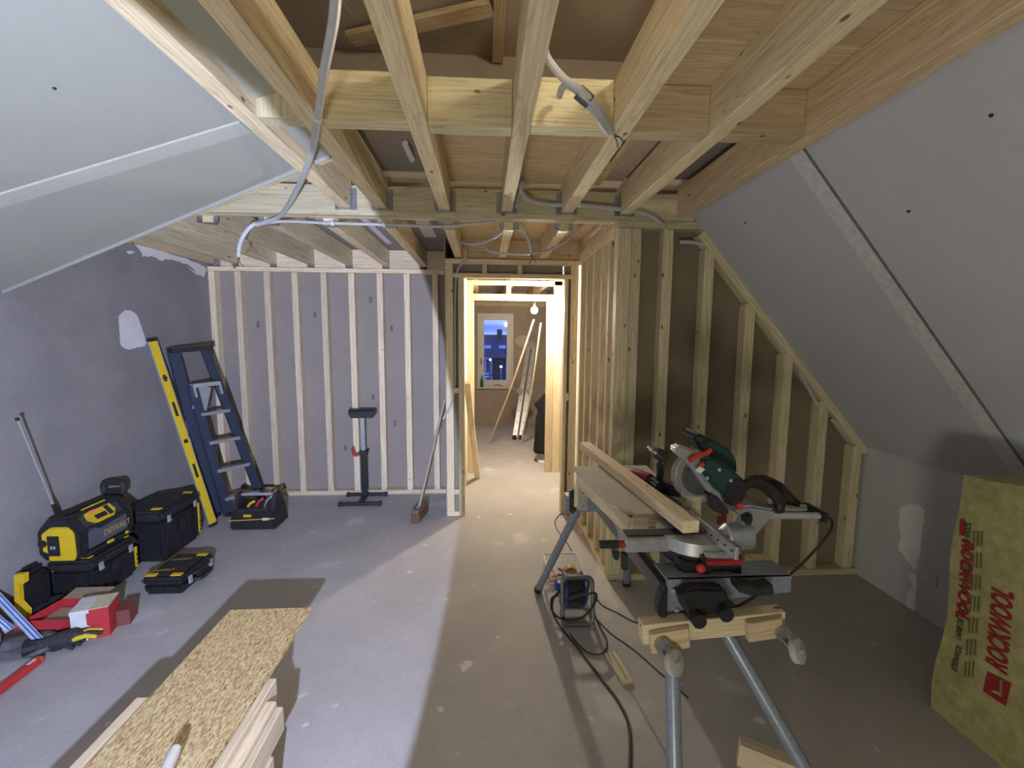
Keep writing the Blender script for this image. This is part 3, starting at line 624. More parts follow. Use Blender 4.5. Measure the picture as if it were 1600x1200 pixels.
# speaker front facing the room
spz = rz0+.05
bb = B(); bb.prism([(ry0+.06, spz), (ry1-.06, spz+.012), (ry1-.06, rz0+.16), (ry1-.16, rz0+.155), (ry0+.15, rz0+.14), (ry0+.10, rz0+.165), (ry0+.06, rz0+.165)], rx1-.014, rx1-.004, 'x'); sp = bb.build('speaker_grille', plain('grille_blue_grey', (.09, .10, .125), .6), rd)
text('DEWALT', .052, (rx1-.0038, ry0+.155, rz0+.085), (0, 1, 0), (0, 0, 1), plain('gold_print', (.45, .30, .08), .5), sp, bold=.0014)
for u, wd in ((.20, .05), (.33, .022)):
    bb = B(); bb.box(rx1-.008, rx1+.002, ry0+u-wd/2, ry0+u+wd/2, rz0+.022, rz0+.042, .003); bb.build('side_button', M_YELLOW, rd)
an = empty if False else None
pb, pt = Vector((-2.535, 2.74, rz0+.21)), PX(27, 655, -2.47)
bb = B(); bb.cyl(pb, pb+(pt-pb)*.22, .008); bb.cyl(pb+(pt-pb)*.22, pt, .0042); ant = bb.build('antenna', M_ALU, rd)
bb = B(); bb.ball(pt, .010, 8, 6); bb.build('antenna_tip', M_BLACK, ant); bb = B(); bb.cyl(pb, pb+(pt-pb)*.2, .0095); bb.build('antenna_base', M_BLACK, ant)
# spirit level leaning on the wall
l0 = Vector((-2.298, 3.80, .006)); l1 = Vector((-2.604, 3.69, 1.585))
sl = empty('spirit_level', l0, label='long yellow spirit level with black end caps leaning on the left wall', cat='spirit level')
ax_ = (l1-l0).normalized(); upv = Vector((.85, -.5, 0)); lp = lambda t: l0+(l1-l0)*t
sd_ = upv.cross(ax_).normalized(); nv = ax_.cross(sd_)
bar('rail', lp(.012), lp(.985), .055, .022, M_YELLOW, sl, up=upv, bev=.003)
bar('measuring_edge', lp(.012)-sd_*.0295, lp(.985)-sd_*.0295, .004, .021, M_ALU, sl, up=upv, bev=0); bar('measuring_edge', lp(.012)+sd_*.0295, lp(.985)+sd_*.0295, .004, .021, M_ALU, sl, up=upv, bev=0)
for a, c in ((-.002, .014), (.983, 1.0)): bar('end_cap', lp(a), lp(c), .064, .027, M_BLACK, sl, up=upv, bev=.003)
for t, L_, r in ((.80, .020, 0), (.64, .040, 0), (.31, .040, 0)):
    bar('hand_hole', lp(t-L_), lp(t+L_), .030, .024, M_BLACK, sl, up=upv, bev=.006)
bb = B(); bb.cyl(lp(.47)-sd_*.034, lp(.47)+sd_*.0, .011); bb.build('vial', plain('vial_green', (.55, .75, .35), .2), sl)
bar('vial_housing', lp(.46), lp(.48), .030, .025, M_BLACK, sl, up=upv)
for t in (.80,):
    bb = B(); bb.cyl(lp(t)-nv*.013, lp(t)+nv*.0135, .017, None, 14); bb.build('vial_window', M_BLACK2, sl)
# folded blue step ladder in the corner
A0, A1 = Vector((-2.395, 4.02, .01)), Vector((-2.585, 3.90, 1.47)); C0, C1 = Vector((-2.14, 4.33, .01)), Vector((-2.455, 4.11, 1.485))
ld = empty('step_ladder', (-2.3, 4.15, 0), label='navy blue folded step ladder leaning in the left corner', cat='ladder')
nL = (A1-A0).cross(C0-A0).normalized()
if nL.y > 0: nL = -nL
bar('rear_rail', A0, A1, .030, .085, M_BLUE, ld, up=(C0-A0)); bar('rear_rail', C0, C1, .030, .070, M_BLUE, ld, up=(C0-A0))
wv = (C1-A1); 
bar('top_cap', A1+(A1-A0).normalized()*.012-wv*.12+nL*.01, C1+(C1-C0).normalized()*.012+wv*.12+nL*.01, .11, .045, M_BLACK2, ld, up=(A1-A0)); bar('top_cap_rim', A1+(A1-A0).normalized()*.036-wv*.14+nL*.01, C1+(C1-C0).normalized()*.036+wv*.14+nL*.01, .125, .010, M_DARKSTEEL, ld, up=(A1-A0))
off = nL*.075; g = lambda P, Q, t: P+(Q-P)*t
D0, D1 = g(A0, C0, .16)+off, g(A1, C1, .18)+off; E0, E1 = g(A0, C0, .92)+off, g(A1, C1, .9)+off
fr0, fr1 = g(D0, D1, .0), g(D0, D1, .80); er0, er1 = g(E0, E1, .0), g(E0, E1, .80)
bar('front_rail', fr0, fr1, .028, .070, M_BLUE, ld, up=(C0-A0)); bar('front_rail', er0, er1, .028, .070, M_BLUE, ld, up=(C0-A0))
for t in (.10, .28, .455, .63):
    bar('step', g(D0, D1, t), g(E0, E1, t), .080, .028, M_SILVER, ld, up=(A1-A0))
bar('platform', g(D0, D1, .80), g(E0, E1, .80), .10, .035, M_ALU, ld, up=(A1-A0)); bar('platform_plate', g(D0, D1, .66)+nL*.012, g(D0, D1, .79)+nL*.012+(C1-A1)*.35, .11, .004, M_SILVER, ld, up=nL)
for P in (fr1, er1): bar('hinge_bracket', P-(A1-A0).normalized()*.10+nL*.02, P+(A1-A0).normalized()*.015+nL*.02, .012, .05, M_ALU, ld, up=nL)
for a, c in ((.36, .50), (.52, .60)): bar('sticker', g(A0, A1, a)+nL*.0005-(C0-A0).normalized()*.0432, g(A0, A1, c)+nL*.0005-(C0-A0).normalized()*.0432, .024, .001, M_WHITEP, ld, up=(C0-A0), bev=0)
for P in (A0, C0, fr0, er0):
    bb = B(); bb.box(P.x-.03, P.x+.03, P.y-.03, P.y+.03, .0, .035, .006); bb.build('rubber_foot', M_BLACK, ld)
# open tool bag
bg = empty('tool_bag', (-1.93, 3.82, 0), label='open black tool bag with tubular handle and yellow piping', cat='tool bag')
X0, X1, Y0, Y1 = -2.115, -1.735, 3.70, 3.95
bb = B(); bb.add([(X0, Y0, 0), (X1, Y0, 0), (X1, Y1, 0), (X0, Y1, 0), (X0+.02, Y0+.01, .17), (X1-.02, Y0+.01, .17), (X1-.02, Y1-.01, .19), (X0+.02, Y1-.01, .19)], [(0, 3, 2, 1), (0, 1, 5, 4), (1, 2, 6, 5), (2, 3, 7, 6), (3, 0, 4, 7), (4, 5, 6, 7)]); bb.build('body', M_BLACK, bg, bevel=.015)
for xe in (X0+.02, X1-.055):
    bb = B(); bb.prism([(Y0+.02, .15), (Y1-.02, .15), (Y1-.09, .285), (Y0+.09, .285)], xe, xe+.035, 'x'); bb.build('side_panel', M_BLACK2, bg, bevel=.006)
ym = (Y0+Y1)/2
bb = B(); bb.cyl((X0+.04, ym, .265), (X1-.04, ym, .265), .013); bb.build('tube_handle', M_ALU, bg)
bb = B(); bb.rod((X0+.005, Y0-.002, .085), (X1-.005, Y0-.002, .10), .006, .006); bb.build('piping', M_YELLOW, bg)
bb = B(); bb.box(-1.99, -1.93, Y0-.003, Y0+.012, .115, .135); bb.build('badge', M_YELLOW, bg); bb = B(); bb.box(-1.84, -1.79, Y0-.004, Y0+.012, .085, .105); bb.build('tag', M_WHITEP, bg)
bb = B(); bb.box(X0+.06, X1-.06, Y0+.012, Y0+.03, .13, .178, .004); bb.build('front_pocket', M_BLACK2, bg)
tl = [('screwdriver', 'red screwdriver sticking out of the black tool bag', M_RED, -1.90, .10), ('pliers', 'yellow gripped pliers sticking out of the tool bag', M_YELLOW, -1.97, .06), ('hammer', 'grey hammer standing in the tool bag', M_STEEL, -1.83, .13)]
for nm, lab, m, x, h in tl:
    t = empty(nm, (x, ym-.04, .16), label=lab, cat='tool', group='hand tools in the tool bag')
    bb = B(); bb.tube([(x-.03, ym-.05, .16), (x, ym-.05, .18+h*.4), (x+.03, ym-.03, .18+h*.6)], .011); bb.build('grip', m, t)
    bb = B(); bb.cyl((x-.01, ym-.045, .12), (x-.035, ym-.055, .165), .006); bb.build('shaft', M_STEEL, t)
# roller stand against the back studs
rs = empty('roller_stand', (-1.21, 4.38, 0), label='black roller support stand with silver post and red lever', cat='stand')
def T(px, py, y=4.38): return PY(px, py, y)
xc = T(568, 700).x; zt = .88
for yy, xo in ((4.20, 0), (4.46, .0)):
    bb = B(); bb.cyl((xc-.19, yy, .022), (xc+.19, yy, .022), .016, None, 10); bb.build('foot_bar', M_BLACK, rs)
    for s in (-1, 1):
        bb = B(); bb.cyl((xc+s*.175, yy, .022), (xc+s*.20, yy, .022), .022, None, 12); bb.build('foot_cap', M_BLACK2, rs)
bb = B(); bb.rod((xc, 4.20, .03), (xc, 4.46, .03), .04, .03); bb.build('base_bar', M_BLACK, rs)
bb = B(); bb.rod((xc, 4.38, .03), (xc, 4.38, .47), .05, .05, (0, 1, 0)); bb.build('lower_post', M_BLACK, rs)
bb = B(); bb.rod((xc, 4.38, .46), (xc, 4.38, zt-.06), .036, .036, (0, 1, 0)); bb.build('upper_post', M_SILVER, rs)
bb = B(); bb.box(xc-.038, xc+.038, 4.345, 4.415, .455, .50, .006); bb.build('clamp', M_BLACK2, rs)
bb = B(); bb.tube(curve([(xc-.03, 4.35, .465), (xc-.075, 4.34, .46), (xc-.09, 4.34, .50), (xc-.095, 4.34, .535)], 4), [.013]*12+[.009]); bb.build('lever', M_RED, rs)
bb = B(); bb.cyl((xc-.125, 4.37, zt-.005), (xc+.125, 4.37, zt-.005), .030, None, 18); bb.build('roller', M_BLACK, rs)
bb = B(); bb.prism([(xc-.13, zt-.01), (xc+.13, zt-.01), (xc+.10, zt-.055), (xc-.10, zt-.055)], 4.335, 4.42, 'y'); bb.build('roller_cradle', M_BLACK2, rs)
# broom leaning on the door post
hd0, hd1 = Vector((-.60, 3.77, .045)), Vector((-.55, 4.02, .045))
br = empty('broom', (-.58, 3.86, 0), label='wooden broom with brown bristles leaning on the door post', cat='broom')
M_BROOM = plain('broom_brown', (.20, .13, .09), .8, 0, .25, 40); M_BRIS = plain('bristles', (.16, .085, .045), .95, 0, .35, 120, 0, .6)
bar('head', hd0+Vector((0, 0, .055)), hd1+Vector((0, 0, .055)), .065, .035, M_BROOM, br, bev=.008); bar('bristle_block', hd0, hd1, .075, .085, M_BRIS, br, bev=.01)
bar('metal_label', g(hd0, hd1, .22)+Vector((0, 0, .074)), g(hd0, hd1, .42)+Vector((0, 0, .074)), .03, .002, M_ALU, br, bev=0)
bb = B(); bb.cyl(g(hd0, hd1, .45)+Vector((0, 0, .07)), (-.352, 3.985, 1.06), .012, .011); bb.build('handle', plain('pole_wood', (.42, .34, .25), .6), br)
# ---- osb sheet on a stack of timber in the foreground
zo = .35
b_ = ab('osb_sheet', -1.176, -.808, .55, 2.03, zo-.018, zo, M_OSB, None, bev=.001, label='narrow osb sheet lying on the timber stack in the foreground', cat='board')
tn = [('long spruce batten along the left side of the osb sheet', (-1.236, -1.180, .45, 1.545, zo-.055, zo-.016)),
      ('topmost spruce plank on the right side of the osb sheet', (-.806, -.775, .45, 1.60, zo-.095, zo-.006)),
      ('middle spruce plank on the right of the timber stack', (-.773, -.735, .45, 1.51, zo-.115, zo-.022)),
      ('outermost spruce plank on the right of the timber stack', (-.733, -.708, .45, 1.50, zo-.125, zo-.035))]
for lab, d in tn: ab('timber_plank', *d, WOODP, None, bev=.004, label=lab, cat='plank', group='planks around the osb sheet')
for k, (x0, x1) in enumerate(((-1.17, -1.10), (-1.09, -1.02), (-1.01, -.94), (-.93, -.86))):
    ab('timber_beam', x0, x1, .45, 1.50-.03*k, zo-.090, zo-.019, WOODP, None, bev=.004, label='spruce beam directly under the osb sheet, hidden in its shade', cat='beam', group='beams under the osb sheet')
for k, y in enumerate((.62, 1.30)):
    ab('timber_block', -1.25, -.70, y, y+.10, .0, zo-.126, WOODP, None, bev=.004, label=('bearer block under the timber stack, the far one', 'bearer block under the timber stack, the near one')[1-k], cat='block')
p0, p1 = Vector((-.815, .85, zo+.02)), PZ(277, 1165, zo+.085)
bb = B(); bb.tube([p0, g(p0, p1, .93), g(p0, p1, .985), p1], [.013, .017, .013, .003], 12); bb.build('white_rod', plain('white_handle', (.70, .66, .60), .5), label='white rounded rod resting on the osb sheet at the bottom edge', cat='rod')
# ---- heap of packaging and tools in the near left corner
def card(name, label, corners, h, m, lid=None):
    t = empty(name, corners[0], label=label, cat='box'); return t
M_REDC = plain('red_card', (.50, .035, .045), .55, 0, .08); M_WHC = plain('white_card', (.68, .68, .66), .6); M_CARD = plain('brown_card', (.36, .27, .18), .8); M_CREAM = plain('cream_card', (.62, .60, .40), .7)
t = empty('screw_box', (-2.22, 2.40, 0), label='red open cardboard screw box below the radio toolbox', cat='box')
c0, c1, c2, c3 = Vector((-2.42, 2.36, 0)), Vector((-2.20, 2.36, 0)), Vector((-2.18, 2.56, 0)), Vector((-2.40, 2.56, 0)); hz = Vector((0, 0, .115))
bb = B(); bb.add([c0, c1, c2, c3, c0+hz, c1+hz, c2+hz, c3+hz], [(0, 1, 2, 3), (0, 1, 5, 4), (1, 2, 6, 5), (2, 3, 7, 6), (3, 0, 4, 7)]); bb.build('carton', M_REDC, t, smooth=False)
bb = B(); bb.add([c3+hz, c2+hz, c2+hz+Vector((.0, .09, .015)), c3+hz+Vector((0, .09, .015))], [(0, 1, 2, 3)]); bb.build('flap', M_CARD, t); bb = B(); bb.add([c0+hz, c1+hz, c1+hz+Vector((0, -.05, -.02)), c0+hz+Vector((0, -.05, -.02))], [(0, 1, 2, 3)]); bb.build('flap', M_REDC, t)
bb = B(); bb.box(-2.39, -2.21, 2.38, 2.54, .006, .075); bb.build('contents', M_CARD, t)
text('fischer', .045, c0+Vector((.02, -.001, .06)), (1, 0, 0), (0, 0, 1), M_WHC, t, bold=.001); text('fischer', .03, c0+Vector((.12, -.001, .015)), (1, 0, 0), (0, 0, 1), M_WHC, t, bold=.001)
t = empty('plug_box', (-2.13, 2.40, 0), label='red and white flip top box beside the open red screw box', cat='box')
R = Matrix.Rotation(.35, 3, 'Z')
def lb(px, py, pz): return Vector((-2.16, 2.335, 0))+R @ (Vector((px, py, pz))*1.25)
def boxl(nm, a, m, par):
    x0, x1, y0, y1, z0, z1 = a; bb = B(); bb.add([lb(x, y, z) for z in (z0, z1) for x, y in ((x0, y0), (x1, y0), (x1, y1), (x0, y1))], [(0, 3, 2, 1), (4, 5, 6, 7), (0, 1, 5, 4), (1, 2, 6, 5), (2, 3, 7, 6), (3, 0, 4, 7)]); return bb.build(nm, m, par, smooth=False)
boxl('carton', (0, .125, 0, .115, 0, .13), M_REDC, t); boxl('white_side', (-.0015, .05, -.0015, .05, .0, .131), M_WHC, t); boxl('lid', (.0, .126, .0, .116, .131, .1335), M_CREAM, t)
boxl('lid_flap', (-.004, .06, -.003, .118, .118, .135), M_WHC, t)
text('fischer', .026, lb(.060, -.002, .012), R @ Vector((0, 0, 1)), R @ Vector((-1, 0, 0)), M_WHC, t, bold=.0008)
t = boxl('brick_red_carton', (.127, .175, .06, .15, 0, .07), plain('maroon_card', (.20, .06, .045), .7), None); tag(t, 'small dark red carton half hidden behind the flip top box', 'box')
# blue striped profiles
M_STRIPE = plain('pale_blue_strip', (.55, .62, .80), .4); M_STRIPE2 = plain('blue_stripe', (.05, .16, .48), .4)
for (q0, q1, lab) in ((PZ(-30, 905, .30), PZ(66, 1006, .06), 'long white strip with blue stripes leaning in the left corner, the near one'), (PZ(-30, 945, .26), PZ(16, 985, .12), 'long white strip with blue stripes in the left corner, the shorter one')):
    t = empty('striped_profile', q1, label=lab, cat='profile', group='blue striped profiles')
    bar('strip', q0, q1, .034, .016, M_STRIPE, t)
    s_ = Vector((0, 0, 1)).cross((q1-q0).normalized()).normalized(); u_ = (q1-q0).normalized().cross(s_)
    for k in (-1, 1): bar('stripe', q0+s_*.008*k+u_*.0085, q1+s_*.008*k+u_*.0085, .006, .002, M_STRIPE2, t, bev=0)
    bar('end_plug', g(q0, q1, .955), g(q0, q1, 1.003), .037, .019, plain('pink_plug', (.60, .42, .44), .5), t)
# red spirit level on the floor at the frame edge
q0, q1 = PZ(-40, 1108, .018), PZ(62, 1030, .018)
t = empty('torpedo_level', q0, label='red spirit level lying on the floor at the left edge', cat='spirit level')
bar('rail', q0, q1, .038, .034, M_RED, t, bev=.006); bar('end_cap', g(q0, q1, .94), g(q0, q1, 1.02), .042, .036, plain('orange_cap', (.48, .10, .04), .5), t, bev=.01); bar('label_strip', g(q0, q1, .80)+Vector((.0, -.0, .0175)), g(q0, q1, .93)+Vector((0, 0, .0175)), .016, .002, M_WHC, t, bev=0)
# pair of work gloves
def glove(name, label, base, ang, m_palm, m_back, grp):
    t = empty(name, base, label=label, cat='glove', group=grp); Rg = Matrix.Rotation(ang, 3, 'Z'); P = lambda x, y, z: Vector(base)+Rg @ Vector((x, y, z))
    bb = B(); bb.tube([P(-.10, 0, .02), P(-.05, 0, .022), P(0, 0, .026), P(.05, 0, .024), P(.075, 0, .018)], [.034, .032, .040, .042, .030], 10); bb.build('palm', m_palm, t)
    for k in range(4):
        y = -.033+k*.022; L_ = (.075, .09, .085, .065)[k]
        bb = B(); bb.tube([P(.05, y*.9, .026), P(.07+L_*.4, y*1.15, .034), P(.07+L_, y*1.3, .018)], [.013, .012, .009], 8); bb.build('finger', m_back if k % 2 == 0 else m_palm, t)
    bb = B(); bb.tube([P(-.01, .03, .025), P(.03, .065, .03), P(.055, .075, .02)], [.014, .013, .009], 8); bb.build('thumb', m_back, t)
    bb = B(); bb.tube([P(-.14, 0, .02), P(-.09, 0, .022)], [.037, .035], 10); bb.build('cuff', M_BLACK, t)
M_GLOVE = plain('glove_black', (.03, .03, .03), .8, 0, .3, 60); M_GLY = plain('glove_yellow', (.62, .50, .02), .6, 0, .1)
glove('work_glove', 'black work glove with yellow fingertips lying on top of the pair', tuple(PZ(98, 1006, .03)), .45, M_GLOVE, M_GLY, 'work gloves'); glove('work_glove', 'black work glove lying partly under its twin', tuple(PZ(78, 1012, .0)), .05, M_GLOVE, M_GLOVE, 'work gloves')
# crumpled grey cloth and clear plastic sheet
def crumple(name, label, cat, c, r, sc, m, seed):
    random.seed(seed); bm = bmesh.new(); bmesh.ops.create_icosphere(bm, subdivisions=3, radius=1)
    dirs = [Vector((random.gauss(0, 1), random.gauss(0, 1), random.gauss(0, 1))).normalized() for _ in range(14)]
    for v in bm.verts:
        n = v.co.normalized(); k = 1+sum(.16*max(0, n.dot(d)-.55) for d in dirs[:7])*3-sum(.2*max(0, n.dot(d)-.6) for d in dirs[7:])*3
        v.co = Vector((n.x*r*sc[0]*k, n.y*r*sc[1]*k, max(0, (n.z*.6+.4))*r*sc[2]*k))
    me = bpy.data.meshes.new(name); bm.to_mesh(me); bm.free(); me.materials.append(m); o = bpy.data.objects.new(name, me); link(o, None, Matrix.Translation(c)); return tag(o, label, cat)
crumple('cloth', 'crumpled grey rag beside the red level at the left edge', 'cloth', PZ(28, 1018), .12, (1.2, .7, .8), plain('grey_rag', (.12, .115, .12), .95, 0, .3, 30, 0, .5), 3)
crumple('plastic_bag', 'crumpled pale green and white plastic bag at the left edge', 'bag', (-2.45, 2.12, 0), .15, (.8, .8, 1.5), plain('milky_plastic', (.42, .48, .46), .3, 0, .3, 9), 5)
random.seed(11)
# ================================================================ SAW BENCH
sb = empty('saw_stand', (.70, 2.0, 0), label='grey folding saw stand on four round legs under the mitre saw', cat='stand')
def leg(p0, p1, r=.021):
    bb = B(); bb.cyl(p0, p1, r, None, 16); l = bb.build('leg', M_STAND, sb); p0 = Vector(p0); p1 = Vector(p1); d = (p0-p1).normalized()
    bb = B(); bb.cyl(p0, p0+d*-.035, r+.003, None, 16); bb.build('rubber_foot', M_BLACK, l); return l
legs = [((.339, 2.683, .01), PY(903, 795, 2.33)), ((.93, 2.73, .01), (.80, 2.36, .70)), ((.56, 1.10, .01), PZ(1050, 1022, .58)), ((1.15, 1.12, .01), PZ(1142, 1000, .58))]
for i_, (a, c) in enumerate(legs): leg(a, Vector(c)+(Vector(c)-Vector(a))*(.07 if i_ > 1 else 0), .023)
# long central rail and the two cross heads
bar('rail', (.70, 1.36, .66), (.66, 2.42, .66), .05, .06, M_DARKSTEEL, sb); bar('rail', (.86, 1.36, .66), (.80, 2.42, .66), .05, .06, M_DARKSTEEL, sb)
bar('cross_head', (.44, 2.34, .72), (.86, 2.36, .72), .07, .09, M_STAND, sb); 
hl = PY(897, 775, 2.32); bb = B(); bb.box(hl.x-.028, hl.x+.006, 2.28, 2.33, hl.z-.085, hl.z+.05, .01); bb.build('lever', M_BLACK, sb)
bb = B(); bb.box(hl.x+.012, hl.x+.07, 2.285, 2.34, hl.z-.07, hl.z+.06, .006); bb.build('leg_bracket', M_STEEL, sb); bb = B(); bb.cyl((hl.x+.04, 2.27, hl.z+.02), (hl.x+.04, 2.29, hl.z+.02), .010); bb.build('bolt', M_ALU, sb)
# near cross head: bent steel plate + black clamp unit
YN = 1.40
zN0 = .65
pl = [PY(*p, YN) for p in ((1043, 903), (1235, 897), (1236, 925), (1075, 942), (1072, 968), (1040, 972))]
bb = B(); bb.prism([(p.x, p.z) for p in pl], YN, YN+.012, 'y'); bb.build('end_plate', M_STAND, sb)
p = PY(1040, 903, YN); q = PY(1236, 897, YN); bb = B(); bb.box(p.x, q.x, YN, YN+.10, p.z-.006, p.z); bb.build('end_plate_flange', M_STAND, sb)
for px, py in ((1056, 953), (1050, 922)):
    c = PY(px, py, YN); bb = B(); bb.cyl((c.x, YN-.008, c.z), (c.x, YN, c.z), .009, None, 6); bb.build('bolt', M_ALU, sb)
def py_prism(nm, pts, y, d, m, par, bev=.004):
    Q = [PY(a, c, y) for a, c in pts]; bb = B(); bb.prism([(v.x, v.z) for v in Q], y, y+d, 'y'); return bb.build(nm, m, par, bevel=bev)
py_prism('clamp_body', ((1070, 925), (1085, 920), (1130, 920), (1141, 930), (1138, 948), (1120, 962), (1085, 964), (1074, 950)), YN-.06, .05, M_BLACK, sb, .008)
py_prism('clamp_jaw', ((1062, 930), (1086, 925), (1088, 958), (1070, 955)), YN-.05, .05, M_BLACK2, sb)
py_prism('side_lever', ((1036, 925), (1045, 918), (1044, 968), (1031, 968), (1029, 950)), YN-.03, .05, M_BLACK, sb, .008)
for px, py in ((1089, 966), (1131, 956)):
    c = PY(px, py, YN-.07); bb = B(); bb.cyl((c.x, c.y-.02, c.z), (c.x, c.y+.03, c.z), .024, None, 14); bb.build('knob', M_BLACK, sb)
py_prism('rest_bracket', ((1152, 915), (1165, 912), (1186, 920), (1208, 913), (1211, 930), (1178, 933), (1155, 926)), YN-.06, .05, M_BLACK2, sb)
# wheeled wooden cross beam screwed to the near legs
YW = 1.325
wb = empty('wheeled_beam', (.83, YW, .55), label='wooden cross beam with two castors fixed to the near saw stand legs', cat='beam')
a, c = PY(1018, 1000, YW), PY(1226, 981, YW); 
bar('beam', (a.x-.02, YW+.048, a.z), (c.x+.02, YW+.048, c.z+.004), .048, .070, WOOD, wb)
for (u, v) in ((PY(1018, 1008, YW), PY(1078, 998, YW)), (PY(1170, 990, YW), PY(1224, 982, YW))):
    bar('plywood_plate', (u.x, YW+.012, u.z), (v.x, YW+.012, v.z), .022, .068, WOODB, wb)
for (px, py) in ((1034, 1006), (1222, 988)):
    tpos = PY(px, py, YW); k = empty('x'); bpy.data.objects.remove(k)
    bb = B(); bb.cyl((tpos.x, YW-.012, tpos.z), (tpos.x, YW+.002, tpos.z), .026, None, 14); cs = bb.build('castor', M_STEEL, wb)
    off = Vector((.026, -.040, -.036)); hub = tpos+off; axd = Vector((.55, -.74, .38)).normalized()
    bb = B(); 
    for s in (-1, 1): bb.rod(tpos+Vector((0, -.006, 0))+axd*s*.014, hub+axd*s*.014, .022, .003, axd)
    bb.build('fork', M_STEEL, cs, smooth=False)
    bb = B(); bb.tube([hub-axd*.011, hub-axd*.009, hub+axd*.009, hub+axd*.011], [.034, .038, .038, .034], 26); bb.build('wheel', plain('castor_grey', (.42, .42, .38), .6), cs); bb = B(); bb.cyl(hub-axd*.018, hub+axd*.018, .007); bb.build('axle', M_ALU, cs)
# work support: wooden frame with grey board
ws = empty('work_support', (.62, 2.0, .80), label='wooden work support box with a dusty grey board on top, left of the mitre saw', cat='work table')
zt = .93
bp = [PZ(*p, zt) for p in ((893, 729), (950, 787), (997, 803), (1086, 801), (1010, 727))]
M_TOPB = mottled('dusty_board', (.50, .48, .43), (.58, .56, .51), 6, 90, .12, .8, .2, [(24, .70, (.09, .08, .07))])
bb = B(); bb.prism([(p.x, p.y) for p in bp], zt-.010, zt, 'z'); bb.build('board', M_TOPB, ws, smooth=False)
L0, L1 = bp[0], PZ(964, 803, zt)
bar('side_rail', (bp[0].x+.03, bp[0].y-.03, zt-.052), (.575, 1.655, zt-.052), .022, .080, WOOD, ws)
bar('end_rail', (.565, 1.668, zt-.052), (.86, 1.69, zt-.052), .022, .080, WOOD, ws)
bar('corner_block', (.575, 1.652, zt-.040), (.64, 1.655, zt-.040), .012, .055, WOODP, ws)
bar('end_leg', (.487, 2.285, zt-.095), (.487, 2.285, .72), .035, .022, WOOD, ws, up=(1, 0, 0)); bar('side_rail', (.80, 2.28, zt-.052), (.86, 1.70, zt-.052), .022, .080, WOOD, ws)
bar('base_rail', (.60, 1.70, .80), (.66, 2.30, .80), .06, .07, M_STAND, ws)
# timber lying across
tb = ab('square_timber', -.5, .5, -.03, .03, -.021, .021, WOODP, None, bev=.002, label='long square spruce timber lying across the work support and the mitre saw', cat='timber')
a, c = Vector((.612, 2.66, .956)), Vector((.728, 1.475, .956)); x = (c-a).normalized(); R = Matrix((x, Vector((0, 0, 1)).cross(x).normalized(), Vector((0, 0, 1)))).transposed().to_4x4()
L_ = (c-a).length; tb.data = boxmesh(L_, .062, .046, .002, WOODP); tb.matrix_basis = Matrix.Translation((a+c)/2) @ R
# ---------------------------------------------------------------- mitre saw (works towards -x, blade in the x-z plane)
ms = empty('mitre_saw', (.80, 1.50, .70), label='dark green sliding mitre saw with raised blade on the grey stand', cat='mitre saw')
YS = 1.50
def sp_(nm, pts, y0, d, m, bev=.004, par=None, yref=None):
    Q = [PY(a, c, yref if yref else y0) for a, c in pts]; bb = B(); bb.prism([(v.x, v.z) for v in Q], y0, y0+d, 'y'); return bb.build(nm, m, par or ms, bevel=bev)
# base casting + rotating table + mitre arm
tcx, tcy, tz = .765, 1.545, .915
bb = B(); n = 28; bb.cyl((tcx, tcy, tz-.045), (tcx, tcy, tz), .128, None, 40); bb.build('turntable', M_SILVER, ms)
bb = B(); bb.cyl((tcx, tcy, tz-.095), (tcx, tcy, tz-.046), .105, .125, 32); bb.box(tcx-.06, tcx+.13, tcy-.095, tcy+.20, tz-.13, tz-.05, .012); bb.build('base', M_BLACK2, ms)
aL = PY(975, 848, 1.50)
bb = B(); bb.box(aL.x, tcx, 1.485, 1.575, tz-.055, tz-.004, .004); arm = bb.build('mitre_arm', M_SILVER, ms)
bb = B(); bb.box(aL.x+.012, tcx+.06, 1.505, 1.555, tz-.006, tz+.001); bb.build('kerf_plate', M_BLACK, arm)
hp = PY(958, 850, 1.50); bb = B(); bb.cyl((hp.x-.050, 1.50, hp.z), (hp.x+.018, 1.50, hp.z), .015, None, 12); bb.build('lock_handle', M_BLACK, arm); bb = B(); bb.cyl((hp.x+.018, 1.50, hp.z), (aL.x+.004, 1.50, hp.z), .013, None, 12); bb.build('red_collar', M_REDD, arm)
sp_('trigger', ((957, 862), (969, 862), (968, 876), (961, 877)), 1.50, .03, M_BLACK, .004, arm); sp_('detent_lever', ((972, 866), (982, 866), (983, 892), (973, 893)), 1.50, .025, M_BLACK2, .004, arm)
# front foot with red trim (towards the camera)
sp_('base_foot', ((1094, 866), (1104, 860), (1160, 868), (1160, 905), (1148, 905), (1148, 890), (1112, 890), (1112, 907), (1096, 906)), 1.415, .03, M_BLACK, .005); sp_('red_trim', ((1103, 875), (1161, 874), (1161, 884), (1105, 885)), 1.408, .02, M_REDD, .004)
c = PY(1095, 888, 1.40); bb = B(); bb.ball(c, .016, 12, 8); bb.build('red_knob', M_RED, ms)
sp_('base_leg', ((1064, 872), (1092, 874), (1094, 905), (1080, 909), (1062, 902)), 1.43, .06, M_BLACK, .012); sp_('side_wing', ((1100, 862), (1158, 866), (1150, 874), (1104, 873)), 1.41, .13, M_SILVER, .004)
# fence running along y
f0, f1 = PZ(1097, 834, tz), PZ(1150, 874, tz)
bar('fence', (f0.x+.004, f0.y+.10, tz+.024), (f1.x+.004, f1.y, tz+.018), .012, .044, M_SILVER, ms)
for k_ in range(5):
    q_ = g(f0, f1, .1+.2*k_); bb = B(); bb.cyl((q_.x-.004, q_.y, tz+.02), (q_.x-.001, q_.y, tz+.02), .004, None, 8); bb.build('fence_hole', M_INK, ms)
